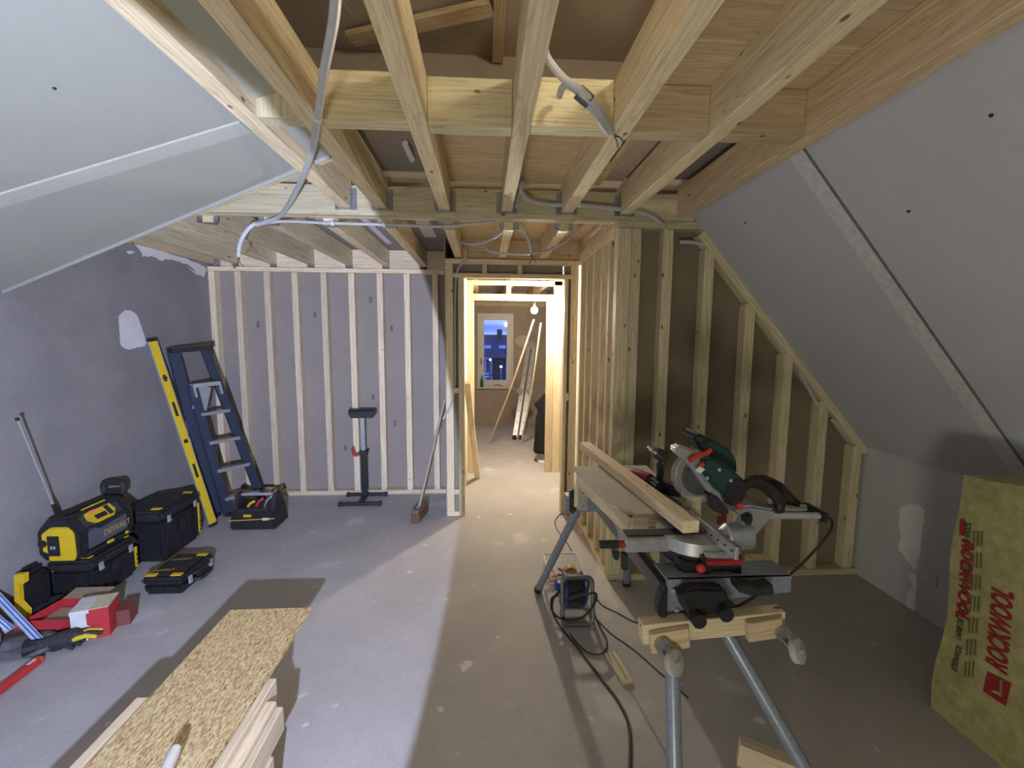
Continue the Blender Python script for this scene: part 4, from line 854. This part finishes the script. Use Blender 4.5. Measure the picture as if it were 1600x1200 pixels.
# bevel drum and column at the rear
d0 = PY(1150, 838, 1.52); bb = B(); bb.cyl((d0.x-.035, 1.52, d0.z), (d0.x+.045, 1.52, d0.z+.005), .050, .050, 24); bb.build('bevel_drum', M_SILVER, ms)
bb = B(); bb.cyl((d0.x-.055, 1.52, d0.z-.002), (d0.x-.034, 1.52, d0.z), .030, .046, 24); bb.build('drum_cover', M_ALU, ms)
sp_('column', ((1160, 820), (1172, 795), (1200, 792), (1205, 812), (1175, 845), (1162, 842)), 1.505, .05, M_SILVER, .006)
# slide rails towards +x
for z_, y_ in ((806, 1.49), (793, 1.56)):
    a, c = PY(1165, z_-1, y_), PY(1284 if y_ < 1.5 else 1258, z_, y_); bb = B(); bb.cyl(a, c, .0125, None, 14); bb.build('slide_rail', M_ALU, ms)
sp_('rail_housing', ((1150, 795), (1172, 790), (1212, 797), (1212, 812), (1172, 815), (1155, 806)), 1.475, .10, M_SILVER, .008); c = PY(1284, 806, 1.49); bb = B(); bb.box(c.x-.012, c.x+.012, 1.47, 1.58, c.z-.018, c.z+.018, .004); bb.build('rail_end', M_BLACK, ms)
sp_('lock_lever', ((1163, 806), (1176, 803), (1178, 815), (1172, 823), (1164, 818)), 1.455, .03, M_BLACK, .005); sp_('red_button', ((1152, 787), (1162, 786), (1162, 796), (1153, 797)), 1.455, .03, M_RED, .003)
# blade and clear guard
bc = PY(1092, 742, 1.52); M_BLADE = plain('saw_blade', (.10, .098, .092), .45, .4, .15, 40)
bb = B(); n = 48; r0 = .086; ring = []
for k in range(n*2):
    rr = r0 if k % 2 else r0-.006; an_ = 2*math.pi*(k+(.35 if k % 2 else 0))/(2*n); ring.append((bc.x+rr*math.cos(an_), bc.z+rr*math.sin(an_)))
bb.prism(ring, 1.520, 1.5225, 'y'); bl_ = bb.build('blade', M_BLADE, ms, smooth=False)
bb = B(); bb.cyl((bc.x, 1.512, bc.z), (bc.x, 1.530, bc.z), .045, None, 30); bb.build('blade_flange', M_DARKSTEEL, bl_)
def arc(r, a0, a1, k): return [(bc.x+r*math.cos(math.radians(a0+(a1-a0)*i/k)), bc.z+r*math.sin(math.radians(a0+(a1-a0)*i/k))) for i in range(k+1)]
bb = B(); bb.prism(arc(.096, 95, 330, 30)+list(reversed(arc(.070, 95, 330, 30))), 1.504, 1.507, 'y'); bb.prism(arc(.096, 95, 330, 30)+list(reversed(arc(.093, 95, 330, 30))), 1.504, 1.538, 'y'); bb.build('clear_guard', M_CLEAR, ms)
# head: grey upper guard, green gear case, green motor, black rear, handle
sp_('upper_guard', ((1053, 704), (1060, 697), (1072, 699), (1100, 712), (1118, 736), (1140, 790), (1128, 786), (1108, 770), (1086, 738), (1074, 722), (1060, 712)), 1.485, .05, M_SILVER, .006)
sp_('gear_case', ((1098, 716), (1115, 714), (1150, 738), (1166, 752), (1160, 775), (1140, 782), (1118, 765), (1097, 738)), 1.462, .07, M_GREEN, .010)
sp_('motor', ((1083, 680), (1090, 677), (1118, 688), (1140, 702), (1152, 718), (1153, 742), (1140, 742), (1118, 722), (1092, 700)), 1.53, .11, M_GREEN, .016)
sp_('motor_cap', ((1081, 681), (1090, 676), (1104, 682), (1098, 700), (1088, 694)), 1.525, .12, M_BLACK2, .012)
sp_('rear_body', ((1131, 757), (1150, 744), (1168, 752), (1170, 772), (1160, 790), (1140, 793), (1130, 775)), 1.458, .10, M_BLACK, .010)
sp_('guard_link', ((1110, 772), (1122, 778), (1142, 800), (1136, 806), (1116, 800), (1113, 788)), 1.47, .06, M_BLACK2, .006)
a0 = [PY(*p, 1.47) for p in ((1076, 721), (1088, 712), (1104, 708), (1111, 702))]; bb = B(); bb.tube([Vector((p.x, 1.468, p.z)) for p in a0], [.008, .009, .009, .008], 8); bb.build('red_lever', M_RED, ms)
sp_('red_catch', ((1093, 725), (1100, 722), (1102, 728), (1096, 731)), 1.458, .01, M_RED, .001); sp_('warning_label', ((1086, 735), (1094, 729), (1102, 733), (1095, 740)), 1.4605, .004, M_WHITEP, 0)
hp_ = [PY(*p, 1.50) for p in ((1160, 762), (1172, 754), (1190, 758), (1207, 770), (1217, 784), (1216, 797), (1204, 795))]; bb = B(); bb.tube(curve(hp_, 4), [.016+.004*math.sin(i/24*3.1) for i in range(25)], 12); bb.build('grip_handle', M_BLACK, ms)
sp_('dust_bag', ((1182, 756), (1206, 750), (1226, 756), (1256, 788), (1276, 800), (1255, 800), (1222, 792), (1208, 772)), 1.55, .09, plain('bag_cloth', (.03, .028, .026), .9), .02)
sp_('dust_bag_rail', ((1222, 793), (1258, 792), (1262, 797), (1222, 798)), 1.545, .02, M_ALU, .002)
for px, py in ((1105, 747), (1142, 751), (1124, 734)):
    c = PY(px, py, 1.46); bb = B(); bb.cyl((c.x, 1.458, c.z), (c.x, 1.463, c.z), .006, None, 8); bb.build('screw', M_ALU, ms)
# mains cable of the saw
cb = curve([PY(1284, 806, 1.52), PY(1299, 812, 1.50), PY(1296, 832, 1.46), PY(1262, 872, 1.45), PY(1222, 908, 1.43), PY(1190, 926, 1.42), PY(1150, 948, 1.40), PY(1100, 958, 1.42)], 6)
bb = B(); bb.tube(cb, .0048, 8); bb.build('power_cable', M_CABLE, ms)
# ---------------------------------------------------------------- cordless drill and other things on the support
dr = empty('cordless_drill', (.78, 1.95, zt), label='black cordless drill standing upright behind the square timber', cat='drill')
YDr = 1.90
def dp(nm, pts, y0, d, m, bev=.006):
    Q = [PY(a, c, YDr) for a, c in pts]; bb = B(); bb.prism([(v.x, v.z) for v in Q], y0, y0+d, 'y'); return bb.build(nm, m, dr, bevel=bev)
a, c, e, f_ = (PY(*p, YDr) for p in ((1012, 698), (1018, 703), (1024, 706), (1040, 716)))
bb = B(); bb.cyl(a, c, .006, .009, 10); bb.build('bit_holder', M_ALU, dr); bb = B(); bb.tube([c, g(c, e, .6), e], [.013, .019, .021], 14); bb.build('chuck', M_DARKSTEEL, dr)
bb = B(); bb.tube([e, g(e, f_, .4), g(e, f_, .85), f_], [.021, .026, .028, .020], 16); bb.build('motor_housing', M_BLACK2, dr)
dp('grip', ((1026, 722), (1036, 722), (1036, 738), (1034, 753), (1025, 753), (1027, 738)), YDr-.018, .036, M_BLACK2, .008); dp('battery', ((1018, 752), (1030, 749), (1042, 756), (1043, 769), (1030, 771), (1019, 764)), YDr-.05, .10, M_BLACK, .01); dp('green_light', ((1032, 754), (1037, 755), (1037, 757), (1032, 756)), YDr-.053, .004, plain('green_dot', (.05, .45, .10), .4), 0)
t2 = empty('impact_driver', (.74, 2.02, zt), label='red and black cordless tool lying behind the square timber', cat='power tool')
a, c = Vector((.705, 2.10, zt+.03)), Vector((.765, 1.97, zt+.035))
bb = B(); bb.tube([a, g(a, c, .5), c], [.024, .030, .027], 14); bb.build('motor_housing', M_REDD, t2); bb = B(); bb.tube([a+(a-c)*.35, a+(a-c)*.2, a], [.008, .017, .019], 12); bb.build('chuck', M_ALU, t2)
bb = B(); bb.tube([c, c+Vector((.03, -.05, -.002)), c+Vector((.05, -.09, -.004))], [.020, .019, .024], 12); bb.build('grip', M_BLACK, t2); bb = B(); bb.box(c.x+.02, c.x+.085, c.y-.15, c.y-.08, zt, zt+.055, .008); bb.build('battery', M_BLACK, t2)
q0 = Vector((.80, 1.86, zt+.008)); q1 = Vector((.83, 1.70, zt+.008)); t3 = empty('rafter_square', q0, label='thin metal square lying on the work support by the blade', cat='tool'); bar('blade', q0, q1, .03, .003, M_ALU, t3); bar('stock', q0+Vector((-.02, 0, .002)), q1+Vector((-.02, .03, .002)), .008, .008, M_DARKSTEEL, t3)
ch = Vector((.70, 1.62, .86)); t4 = B(); t4.cyl((.70, 1.60, .855), (.70, 1.60, .885), .035, .030, 20); t4.build('adhesive_roll', M_FILL, label='pale roll tucked below the timber next to the saw table', cat='roll')
bb = B(); bb.box(.60, .69, 1.635, 1.652, .832, .872, .006); tt_ = bb.build('black_bracket', M_BLACK, label='black clamp under the near end of the work support', cat='clamp'); 
# wood offcut lying on the right of the saw base
ab('wood_offcut', 1.02, 1.10, 1.46, 1.62, .745, .775, WOOD, None, label='pale wood offcut lying on the stand right of the saw base', cat='offcut')
# ================================================================ CABLE REEL, TRAYS, OFFCUTS
cr = empty('cable_reel', (.53, 2.42, 0), label='blue cable reel with grey tubular frame and black cord on the floor', cat='cable reel')
fr_ = []
def rr(x0, x1, z0, z1, y0, y1, k=.03):
    pts = []
    for (cx, cz, a0) in ((x1-k, z1-k, 0), (x0+k, z1-k, 90), (x0+k, z0+k, 180), (x1-k, z0+k, 270)):
        for i in range(4):
            a = math.radians(a0+i*30); X_ = cx+k*math.cos(a); Z_ = cz+k*math.sin(a); pts.append((X_, y0+(y1-y0)*(Z_-z0)/(z1-z0), Z_))
    return pts
M_REELF = plain('reel_tube', (.17, .18, .18), .4, .5)
bb = B(); bb.tube(rr(.440, .612, .012, .262, 2.335, 2.385), .012, 8, True); bb.build('front_frame', M_REELF, cr); bb = B(); bb.tube(rr(.455, .615, .012, .20, 2.52, 2.47), .010, 8, True); bb.build('rear_frame', M_REELF, cr)
for x in (.470, .575):
    bb = B(); bb.tube([(x, 2.475, .140), (x+.001, 2.475, .140), (x+.008, 2.475, .140), (x+.009, 2.475, .140)], [.090, .095, .095, .090], 28); bb.build('drum_flange', M_BLUEP, cr)
bb = B(); bb.cyl((.475, 2.475, .140), (.58, 2.475, .140), .05, None, 20); bb.build('drum', M_BLACK, cr)
bb = B(); pts = []
for i in range(150):
    a = i/150*2*math.pi*14; pts.append((.485+.085*(i/150), 2.475+.078*math.cos(a), .140+.078*math.sin(a)))
bb.tube(pts, .006, 6); bb.build('wound_cord', M_CABLE, cr)
bb = B(); bb.box(.405, .45, 2.40, 2.45, .17, .215, .006); bb.build('plug', M_BLUEP, cr)
def floor_cable(name, label, pts, r=.0055, n=7, m=None):
    bb = B(); bb.tube(curve(pts, n), r, 7); return bb.build(name, m or M_CABLE, label=label, cat='cable')
fl_ = lambda px, py, z=.006: PZ(px, py, z)
floor_cable('extension_cord', 'thick black cord running from the reel to the bottom of the picture', [PY(884, 915, 2.42), PY(865, 935, 2.36), fl_(864, 958, .05), fl_(880, 985), fl_(905, 1015), fl_(935, 1055), fl_(962, 1090), fl_(980, 1125), fl_(985, 1160), fl_(984, 1205), fl_(978, 1260)], .0065)
floor_cable('loose_cord', 'thin looped cord lying on the floor around the cable reel', [PY(930, 928, 2.40), fl_(928, 955, .02), fl_(938, 980), fl_(948, 1000), fl_(945, 1018), fl_(925, 1022), fl_(905, 1008), fl_(890, 990)], .0035)
floor_cable('saw_lead', 'black lead from the cable reel to the saw stand', [PY(926, 926, 2.40), PY(940, 945, 2.28), PY(965, 958, 2.1), PY(995, 973, 1.9), PY(1040, 975, 1.55), PY(1085, 960, 1.44)], .0045)
floor_cable('thin_wire', 'thin dark wire lying on the floor from the reel towards the stand', [fl_(930, 965, .004), fl_(955, 990, .004), fl_(990, 1015, .004), fl_(1030, 1050, .004), fl_(1075, 1090, .004)], .003)
floor_cable('door_cord', 'thin black cord on the floor by the right door post', [fl_(890, 798, .01), fl_(876, 803, .004), fl_(867, 815, .004), fl_(872, 830, .004), fl_(882, 842, .004), fl_(893, 860, .004)], .004)
# reel loops standing off the frame
bb = B(); bb.tube(curve([PY(873, 930, 2.36), PY(862, 935, 2.35), PY(863, 955, 2.33), PY(880, 968, 2.32), PY(908, 966, 2.32), PY(928, 945, 2.33), PY(931, 927, 2.36), PY(912, 930, 2.35), PY(880, 938, 2.35)], 6), .006, 7); bb.build('hanging_loop', M_CABLE, cr)
# clear tray with smaller boxes
tr = empty('plastic_tray', (.50, 2.70, 0), label='clear plastic tray with fixings beside the saw stand leg', cat='tray')
def tray(x0, x1, y0, y1, z0, z1, nm, par, t=.004, R=0):
    bb = B(); c_ = Vector(((x0+x1)/2, (y0+y1)/2, 0)); Rm = Matrix.Rotation(R, 3, 'Z')
    bb.box(x0, x1, y0, y1, z0, z0+t); bb.box(x0, x1, y0, y0+t, z0, z1); bb.box(x0, x1, y1-t, y1, z0, z1); bb.box(x0, x0+t, y0, y1, z0, z1); bb.box(x1-t, x1, y0, y1, z0, z1)
    bb.v = [c_+Rm @ (v-c_) if R else v for v in bb.v]; return bb.build(nm, M_CLEAR, par, smooth=False)
tray(.40, .62, 2.58, 2.88, .002, .15, 'tray', tr)
bb = B(); bb.tube([(.40, 2.58, .15), (.62, 2.58, .15), (.62, 2.88, .15), (.40, 2.88, .15)], .005, 6, True); bb.build('rim', plain('milky_rim', (.62, .62, .60), .4), tr)
ib = empty('fixings_case', (.55, 2.62, .01), label='small clear case standing in the plastic tray', cat='case'); tray(.49, .60, 2.595, 2.67, .01, .13, 'case', ib, .003)
bb = B(); bb.box(.495, .595, 2.60, 2.665, .015, .06); bb.build('white_plugs', M_WHITEP, ib)
for i in range(16):
    x, y = random.uniform(.42, .52), random.uniform(2.70, 2.86); an_ = random.uniform(0, 3.1); d = Vector((math.cos(an_), math.sin(an_), .1))*.022
    bb = B(); z = .014+random.uniform(0, .05); bb.tube([Vector((x, y, z))-d, Vector((x, y, z))+d*.8, Vector((x, y, z))+d], [.004, .007, .007], 6); bb.build('wall_plug', plain('orange_plug', (.42, .11, .03), .5), label='small orange wall plug among others in the clear tray', cat='wall plug', group='orange wall plugs in the tray')
ro = empty('tape_roll', (.57, 2.80, .02), label='yellow tape roll lying in the clear tray', cat='tape'); bb = B(); bb.tube([(.57, 2.78, .06), (.57, 2.82, .06)], [.045, .045], 22); bb.build('roll', plain('ochre_tape', (.40, .27, .05), .5), ro)
# offcuts
a, c = PZ(953, 1021, .012), PZ(981, 1066, .012); bar('wood_strip', a, c, .052, .024, WOODP, None, label='short pale wood strip lying on the floor by the black cord', cat='offcut')
a, c = PZ(1153, 1172, .045), PZ(1243, 1208, .03); bar('wood_block', a, c, .05, .09, WOODP, None, label='wood offcut on the floor behind the right saw stand leg', cat='offcut')
# ---------------------------------------------------------------- mineral wool pack on the right
XP = 1.985
rw = empty('insulation_pack', (2.19, 1.2, 0), label='tall yellow green wrapped pack of stone wool insulation against the knee wall', cat='insulation pack')
M_WOOL = mottled('stone_wool_wrap', (.31, .29, .12), (.43, .40, .19), 7, 30, .22, .45, .6)
random.seed(4)
bm = bmesh.new(); bmesh.ops.create_cube(bm, size=1); bmesh.ops.subdivide_edges(bm, edges=bm.edges[:], cuts=9, use_grid_fill=True)
for v in bm.verts:
    x, y, z = v.co; 
    px_ = 2.175+x*.38; py_ = 1.165+y*1.08; pz_ = .535+z*1.07
    ed = max(0, abs(y)*2-.86)*.16+max(0, abs(z)*2-.86)*.2
    px_ += (.05*ed*2 if x < 0 else -.05*ed*2)+.006*math.sin(5*pz_+3*py_)
    if z > .45: px_ += .0
    v.co = Vector((px_-2.19+.02*(z), py_-1.2+.010*math.sin(11*pz_), max(0, pz_+.012*math.sin(14*py_)*(1 if z > .4 else 0))))
me = bpy.data.meshes.new('wrap'); bm.to_mesh(me); bm.free(); me.materials.append(M_WOOL)
for p in me.polygons: p.use_smooth = True
me.set_sharp_from_angle(angle=math.radians(50))
wp = bpy.data.objects.new('wrapped_batts', me); link(wp, rw, Matrix.Translation((2.19, 1.2, 0)))
XT = 1.962
M_RINK = plain('red_ink', (.28, .015, .015), .6)
def onp(px, py): return PX(px, py, XT)
up_, rt_ = Vector((0, 0, 1)), Vector((0, -1, 0))
def vtext(s, p0, p1, h, m, **k):
    """lettering reading upwards from p0 to p1 (pixels) on the pack's face"""
    a, c = onp(*p0), onp(*p1); d = (c-a); t = text(s, h, a, d, Vector((-1, 0, 0)).cross(d), m, wp, **k)
    ln = t.dimensions.x if False else max(v.co.x for v in t.data.vertices)-min(v.co.x for v in t.data.vertices)
    t.matrix_basis = t.matrix_basis @ Matrix.Diagonal((d.length/ln, 1, 1, 1)); return t
vtext('ROCKWOOL', (1566, 1056), (1572, 928), .100, M_RINK, bold=.0035, shear=.18)
vtext('ROCKWOOL', (1494, 842), (1486, 964), .065, M_RINK, bold=.0025, shear=.18)
vtext('STEENWOL', (1490, 1052), (1497, 1012), .032, M_INK, bold=.0005, shear=.2); vtext('LAINE DE ROCHE', (1494, 1002), (1501, 942), .032, M_INK, bold=.0005, shear=.2)
vtext('STEINWOLLE', (1502, 930), (1505, 882), .032, M_INK, bold=.0005, shear=.2); vtext('STONE WOOL', (1505, 870), (1508, 818), .032, M_INK, bold=.0005, shear=.2)
for k in range(7):
    for j in range(3):
        a, c = onp(1503+j*6+k*1.4, 1058-k*34), onp(1504+j*6+k*1.4, 1034-k*34); bar('fine_print', a, c, .002, .0065, plain('faded_ink', (.13, .12, .04), .8), wp, up=(0, 1, 0), bev=0)
def patch(pts, m, nm, lift=0):
    P = [onp(*p)+Vector((-lift, 0, 0)) for p in pts]; bb = B(); bb.add(P+[p+Vector((.002, 0, 0)) for p in P], [tuple(range(len(P))), tuple(range(2*len(P)-1, len(P)-1, -1))]); return bb.build(nm, m, wp, smooth=False)
patch(((1538, 1050), (1575, 1068), (1568, 1104), (1532, 1080)), M_RINK, 'logo_square'); patch(((1545, 1080), (1562, 1090), (1562, 1062), (1558, 1062), (1558, 1082), (1551, 1079)), M_WOOL, 'logo_triangle', .002)
patch(((1491, 812), (1499, 812), (1498, 838), (1490, 836)), M_RINK, 'logo_square')
def facex(y, z): return 2.175-.19+.006*math.sin(5*z+3*y)+.02*((z-.535)/1.07)
for o in wp.children:
    Mw = WM[wp] @ o.matrix_basis; Mi = Mw.inverted()
    lay = .0055 if o.name.startswith('logo_triangle') else .004
    if o.data.users > 1: o.data = o.data.copy()
    for v in o.data.vertices:
        q = Mw @ v.co; q.x = facex(q.y, q.z)-lay; v.co = Mi @ q
# ================================================================ CONDUITS ON THE CEILING
ZC = 2.338
def conduit(name, label, pts, r=.0115, wires=0, mat=None):
    t = empty(name, pts[0], label=label, cat='conduit', group='grey installation conduits')
    cv = curve(pts, 7); bb = B(); bb.tube(cv, r, 10); bb.build('tube', mat or M_CONDUIT, t)
    e = cv[-1]; d = (cv[-1]-cv[-3]).normalized()
    for k in range(wires):
        s = Vector((random.uniform(-.6, .6), random.uniform(-.4, .4), random.uniform(-.5, .1)))
        bb = B(); bb.tube(curve([e-d*.01, e+d*.03+s*.012, e+d*.045+s*.035, e+d*.04+s*.055+Vector((0, 0, -.015))], 4), .0022, 5); bb.build('wire', (M_CABLE, M_COPPER, M_CABLE, M_WHITEP)[k % 4], t)
    return t
zc = lambda px, py, dz=0: PZ(px, py, ZC+dz)
conduit('conduit', 'long grey conduit hanging down from the top of the picture', [zc(527, -40), zc(522, 30), zc(508, 105), zc(497, 180, .003), zc(485, 245), zc(462, 300), zc(440, 335, -.028), PY(418, 346, 2.84), PY(400, 351, 2.86)], .0125)
conduit('conduit', 'curved white conduit end with loose wires below the beam at left', [PY(425, 346, 2.88), PY(398, 350, 2.90), PY(382, 366, 2.90), PY(374, 385, 2.88), PY(373, 402, 2.87)], .0115, 3, plain('white_pvc', (.66, .67, .70), .4))
conduit('conduit', 'thin conduit running along the underside of the beam to the middle', [PY(400, 352, 2.87), PY(440, 346, 2.86), PY(520, 349, 2.86), PY(600, 351, 2.86), PY(690, 354, 2.86), PY(735, 350, 2.86), PY(775, 346, 2.86)], .0085)
conduit('conduit', 'grey conduit sagging from the beam above the doorway to its left side', [PY(816, 285, 2.60), PY(808, 315, 2.76), PY(803, 338, 2.87), PY(790, 357, 2.98), PY(765, 375, 3.1), PY(740, 381, 3.25), PY(722, 378, 3.4)], .0115)
conduit('conduit', 'grey conduit hanging free in front of the doorway header with bare wire ends', [PY(800, 345, 2.89), PY(815, 352, 2.95), PY(826, 375, 3.0), PY(830, 395, 3.02)], .010, 3)
conduit('conduit', 'thin grey conduit looping low across the passage ceiling', [PY(755, 382, 3.4), PY(765, 392, 3.4), PY(790, 396, 3.4), PY(830, 396, 3.4), PY(865, 388, 3.4), PY(895, 368, 3.35), PY(912, 350, 3.2)], .0095)
conduit('conduit', 'grey conduit clipped under the joists towards the gable frame at right', [PY(812, 284, 2.60), PY(815, 300, 2.66), PY(830, 314, 2.72), PY(865, 320, 2.755), PY(905, 320, 2.745), PY(985, 329, 2.745), PY(1015, 336, 2.75), PY(1034, 350, 2.77), PY(1041, 362, 2.83), PY(1049, 376, 2.85)], .0125)
sg = [((1062, 378), (1085, 379), (1110, 386)), ((1128, 400), (1148, 428), (1166, 466)), ((1185, 488), (1205, 520), (1226, 554)), ((1243, 570), (1262, 605), (1282, 641)), ((1298, 655), (1315, 670), (1332, 692))]
for k, s3 in enumerate(sg): conduit('conduit', 'grey conduit piece threaded through the gable studs, the %s of five' % ('topmost', 'second from the top', 'middle one', 'second from the bottom', 'lowest')[k], [PY(*s3[0], 2.825), PY(*s3[1], 2.815), PY(*s3[2], 2.825)], .011)
conduit('conduit', 'grey conduit inside the left door post cavity ending in bare wires', [PY(728, 390, 3.86), PY(727, 405, 3.88), PY(714, 426, 3.955), PY(711, 480, 3.955), PY(711, 560, 3.955), PY(711, 600, 3.955), PY(708, 622, 3.93), PY(701, 640, 3.90), PY(692, 655, 3.88)], .010, 2)
c6 = conduit('conduit', 'taped pair of grey conduits hanging between the joists at top', [PZ(850, 70, 2.50), PZ(856, 92, 2.47), PZ(880, 122, 2.42), PZ(908, 142, 2.38), PZ(935, 172, 2.345), PZ(956, 206, 2.335)], .0125, 4)
bb = B(); bb.tube(curve([PZ(874, 150, 2.44), PZ(879, 137, 2.44), PZ(890, 134, 2.42), PZ(910, 150, 2.38), PZ(930, 178, 2.34), PZ(950, 206, 2.33)], 6), .0115, 10); bb.build('tube', M_CONDUIT, c6)
a, c = PZ(903, 143, 2.385), PZ(922, 160, 2.358); bb = B(); bb.tube([a, g(a, c, .5), c], [.022, .0225, .022], 12); bb.build('tape', M_DARKSTEEL, c6)
for i, (px, py, y) in enumerate(((905, 320, 2.745), (985, 329, 2.745), (520, 349, 2.86), (600, 351, 2.86), (418, 346, 2.85), (496, 184, None))):
    p = PY(px, py, y) if y else zc(px, py); d = Vector((1, 0, 0)) if y else Vector((.25, -1, 0)).normalized()
    bb = B(); bb.tube([p-d*.008, p+d*.008], [.016, .016], 10); bb.build('conduit_clip', M_WHITEP, label=('small white clip holding the conduit under the joist near the gable corner, left of two', 'small white clip holding the conduit at the gable corner', 'small white clip on the beam conduit, the left one', 'small white clip on the beam conduit, the right one', 'white clip where the two conduits meet at the beam', 'clip holding the long hanging conduit at the blocking')[i], cat='clip', group='conduit clips')
# ================================================================ PASSAGE AND FAR ROOM
lb_ = empty('light_bulb', BULB, label='bare glowing light bulb hanging in the passage behind the doorway', cat='light bulb')
R_ = .038; m, n_, L__, bs = _new('bulb_glow'); bs.inputs['Base Color'].default_value = (1, .9, .75, 1); bs.inputs['Emission Color'].default_value = (1.0, .86, .68, 1); bs.inputs['Emission Strength'].default_value = BULB_POWER/(4*math.pi**2*R_**2)
bx_, by_, bz_ = BULB
bb = B(); bb.ball((bx_, by_, bz_), R_, 20, 14); bb.build('glass', m, lb_)
bb = B(); bb.cyl((bx_, by_, bz_+.035), (bx_, by_, bz_+.085), .016, .014); bb.build('socket', M_BLACK, lb_); bb = B(); bb.tube(curve([(bx_, by_, bz_+.08), (bx_+.008, by_-.01, bz_+.16), (bx_-.006, by_, bz_+.22), (bx_, by_, 2.46)], 5), .004, 6); bb.build('cord', M_COPPER, lb_)
# aluminium folding ladder
al = empty('folding_ladder', (.52, 6.9, 0), label='folded aluminium ladder leaning in the corner of the far room', cat='ladder')
def far(px, py, y): return PY(px, py, y)
yb_, ytop = 6.92, 7.75
for k in (0, 1):
    x0 = far(804+k*10, 685, yb_).x
    a = Vector((x0, yb_, .03)); c = far(826+k*9, 540, ytop)+Vector((0, 0, 0)); mid = g(a, c, .47)
    bar('lower_stile', a, mid, .075, .03, M_ALU, al, up=(0, -1, .3), bev=.004); bar('upper_stile', mid, c, .075, .03, M_ALU, al, up=(0, -1, .3), bev=.012)
    for t in (.06, .15, .27, .38, .56, .66, .78, .90):
        q = g(a, c, t)+Vector((0, -.015, .004)); bb = B(); bb.cyl(q+Vector((0, -.006, .002)), q, .011, None, 8); bb.build('rung_rivet', M_DARKSTEEL, al)
    q = mid+Vector(((k*2-1)*.035, -.02, .02)); bb = B(); bb.cyl(q+Vector((0, -.03, .01)), q+Vector((0, .02, -.005)), .055, None, 16); bb.build('hinge', plain('hinge_grey', (.26, .26, .25), .6), al)
    bb = B(); bb.box(a.x-.03, a.x+.03, a.y-.03, a.y+.02, 0, .07, .006); bb.build('rubber_foot', M_BLACK, al)
c = far(831, 540, ytop); bb = B(); bb.cyl(c+Vector((0, -.03, .01)), c+Vector((0, .02, 0)), .07, None, 18); bb.build('top_hinge', MATS['hinge_grey'], al)
# two thin poles
for (p0, p1, y1, lab) in (((763, 693), (834, 500), 5.42, 'long thin wooden pole leaning across in front of the far window'), ((814, 692), (845, 505), 5.55, 'long thin wooden pole leaning right of the aluminium ladder')):
    a = PZ(*p0, 0.004); c = PY(*p1, y1); md = (a+c)/2+Vector((.02, 0, -.02)); bb = B(); bb.tube(curve([a, md, c], 6), .011, 7); bb.build('wooden_pole', WOODP, label=lab, cat='pole', group='poles in the far room')
# plank leaning against the passage wall
a = PZ(746, 747, .0); bar('leaning_plank', a+Vector((0, 0, .0)), (-.165, 4.25, 1.18), .045, .06, WOODP, None, up=(1, 0, 0), label='short plank leaning on the passage wall just inside the doorway', cat='plank')
# black coat hanging behind the partition
co = B(); P = [PY(*p, 5.62) for p in ((834, 632), (840, 628), (850, 617), (858, 612), (866, 640), (868, 712), (834, 708), (836, 690), (838, 655), (842, 642))]; co.prism([(p.x, p.z) for p in P], 5.62, 5.72, 'y'); cob = co.build('body_cloth', plain('black_wool', (.007, .007, .008), .95), bevel=.015); cob.name = 'black_coat'; tag(cob, 'black coat hanging beside the second door post', 'coat')
pb_ = PZ(842, 712, 0); ab('floor_panel', .70, 1.05, 5.55, 5.95, 0, .02, M_FILL, None, label='pale panel on the floor below the black coat', cat='panel')
# things on the far sill
t = B(); q = PY(753, 598, YF-.04); t.tube([(q.x, YF-.045, wz0), (q.x, YF-.045, wz0+.10), (q.x, YF-.045, wz0+.17), (q.x, YF-.045, wz0+.21)], [.028, .03, .014, .012], 12); t.build('green_bottle', plain('green_glass', (.02, .16, .07), .2), label='green bottle on the far window sill', cat='bottle')
t = B(); q = PY(778, 601, YF-.04); t.tube(curve([(q.x-.09, YF-.04, wz0+.015), (q.x-.03, YF-.04, wz0+.045), (q.x+.04, YF-.04, wz0+.03), (q.x+.09, YF-.04, wz0+.012)], 4), [.008]*13, 8); t.build('hand_brush', plain('brush_wood', (.25, .12, .06), .7), label='brown wooden hand brush on the far window sill', cat='brush')
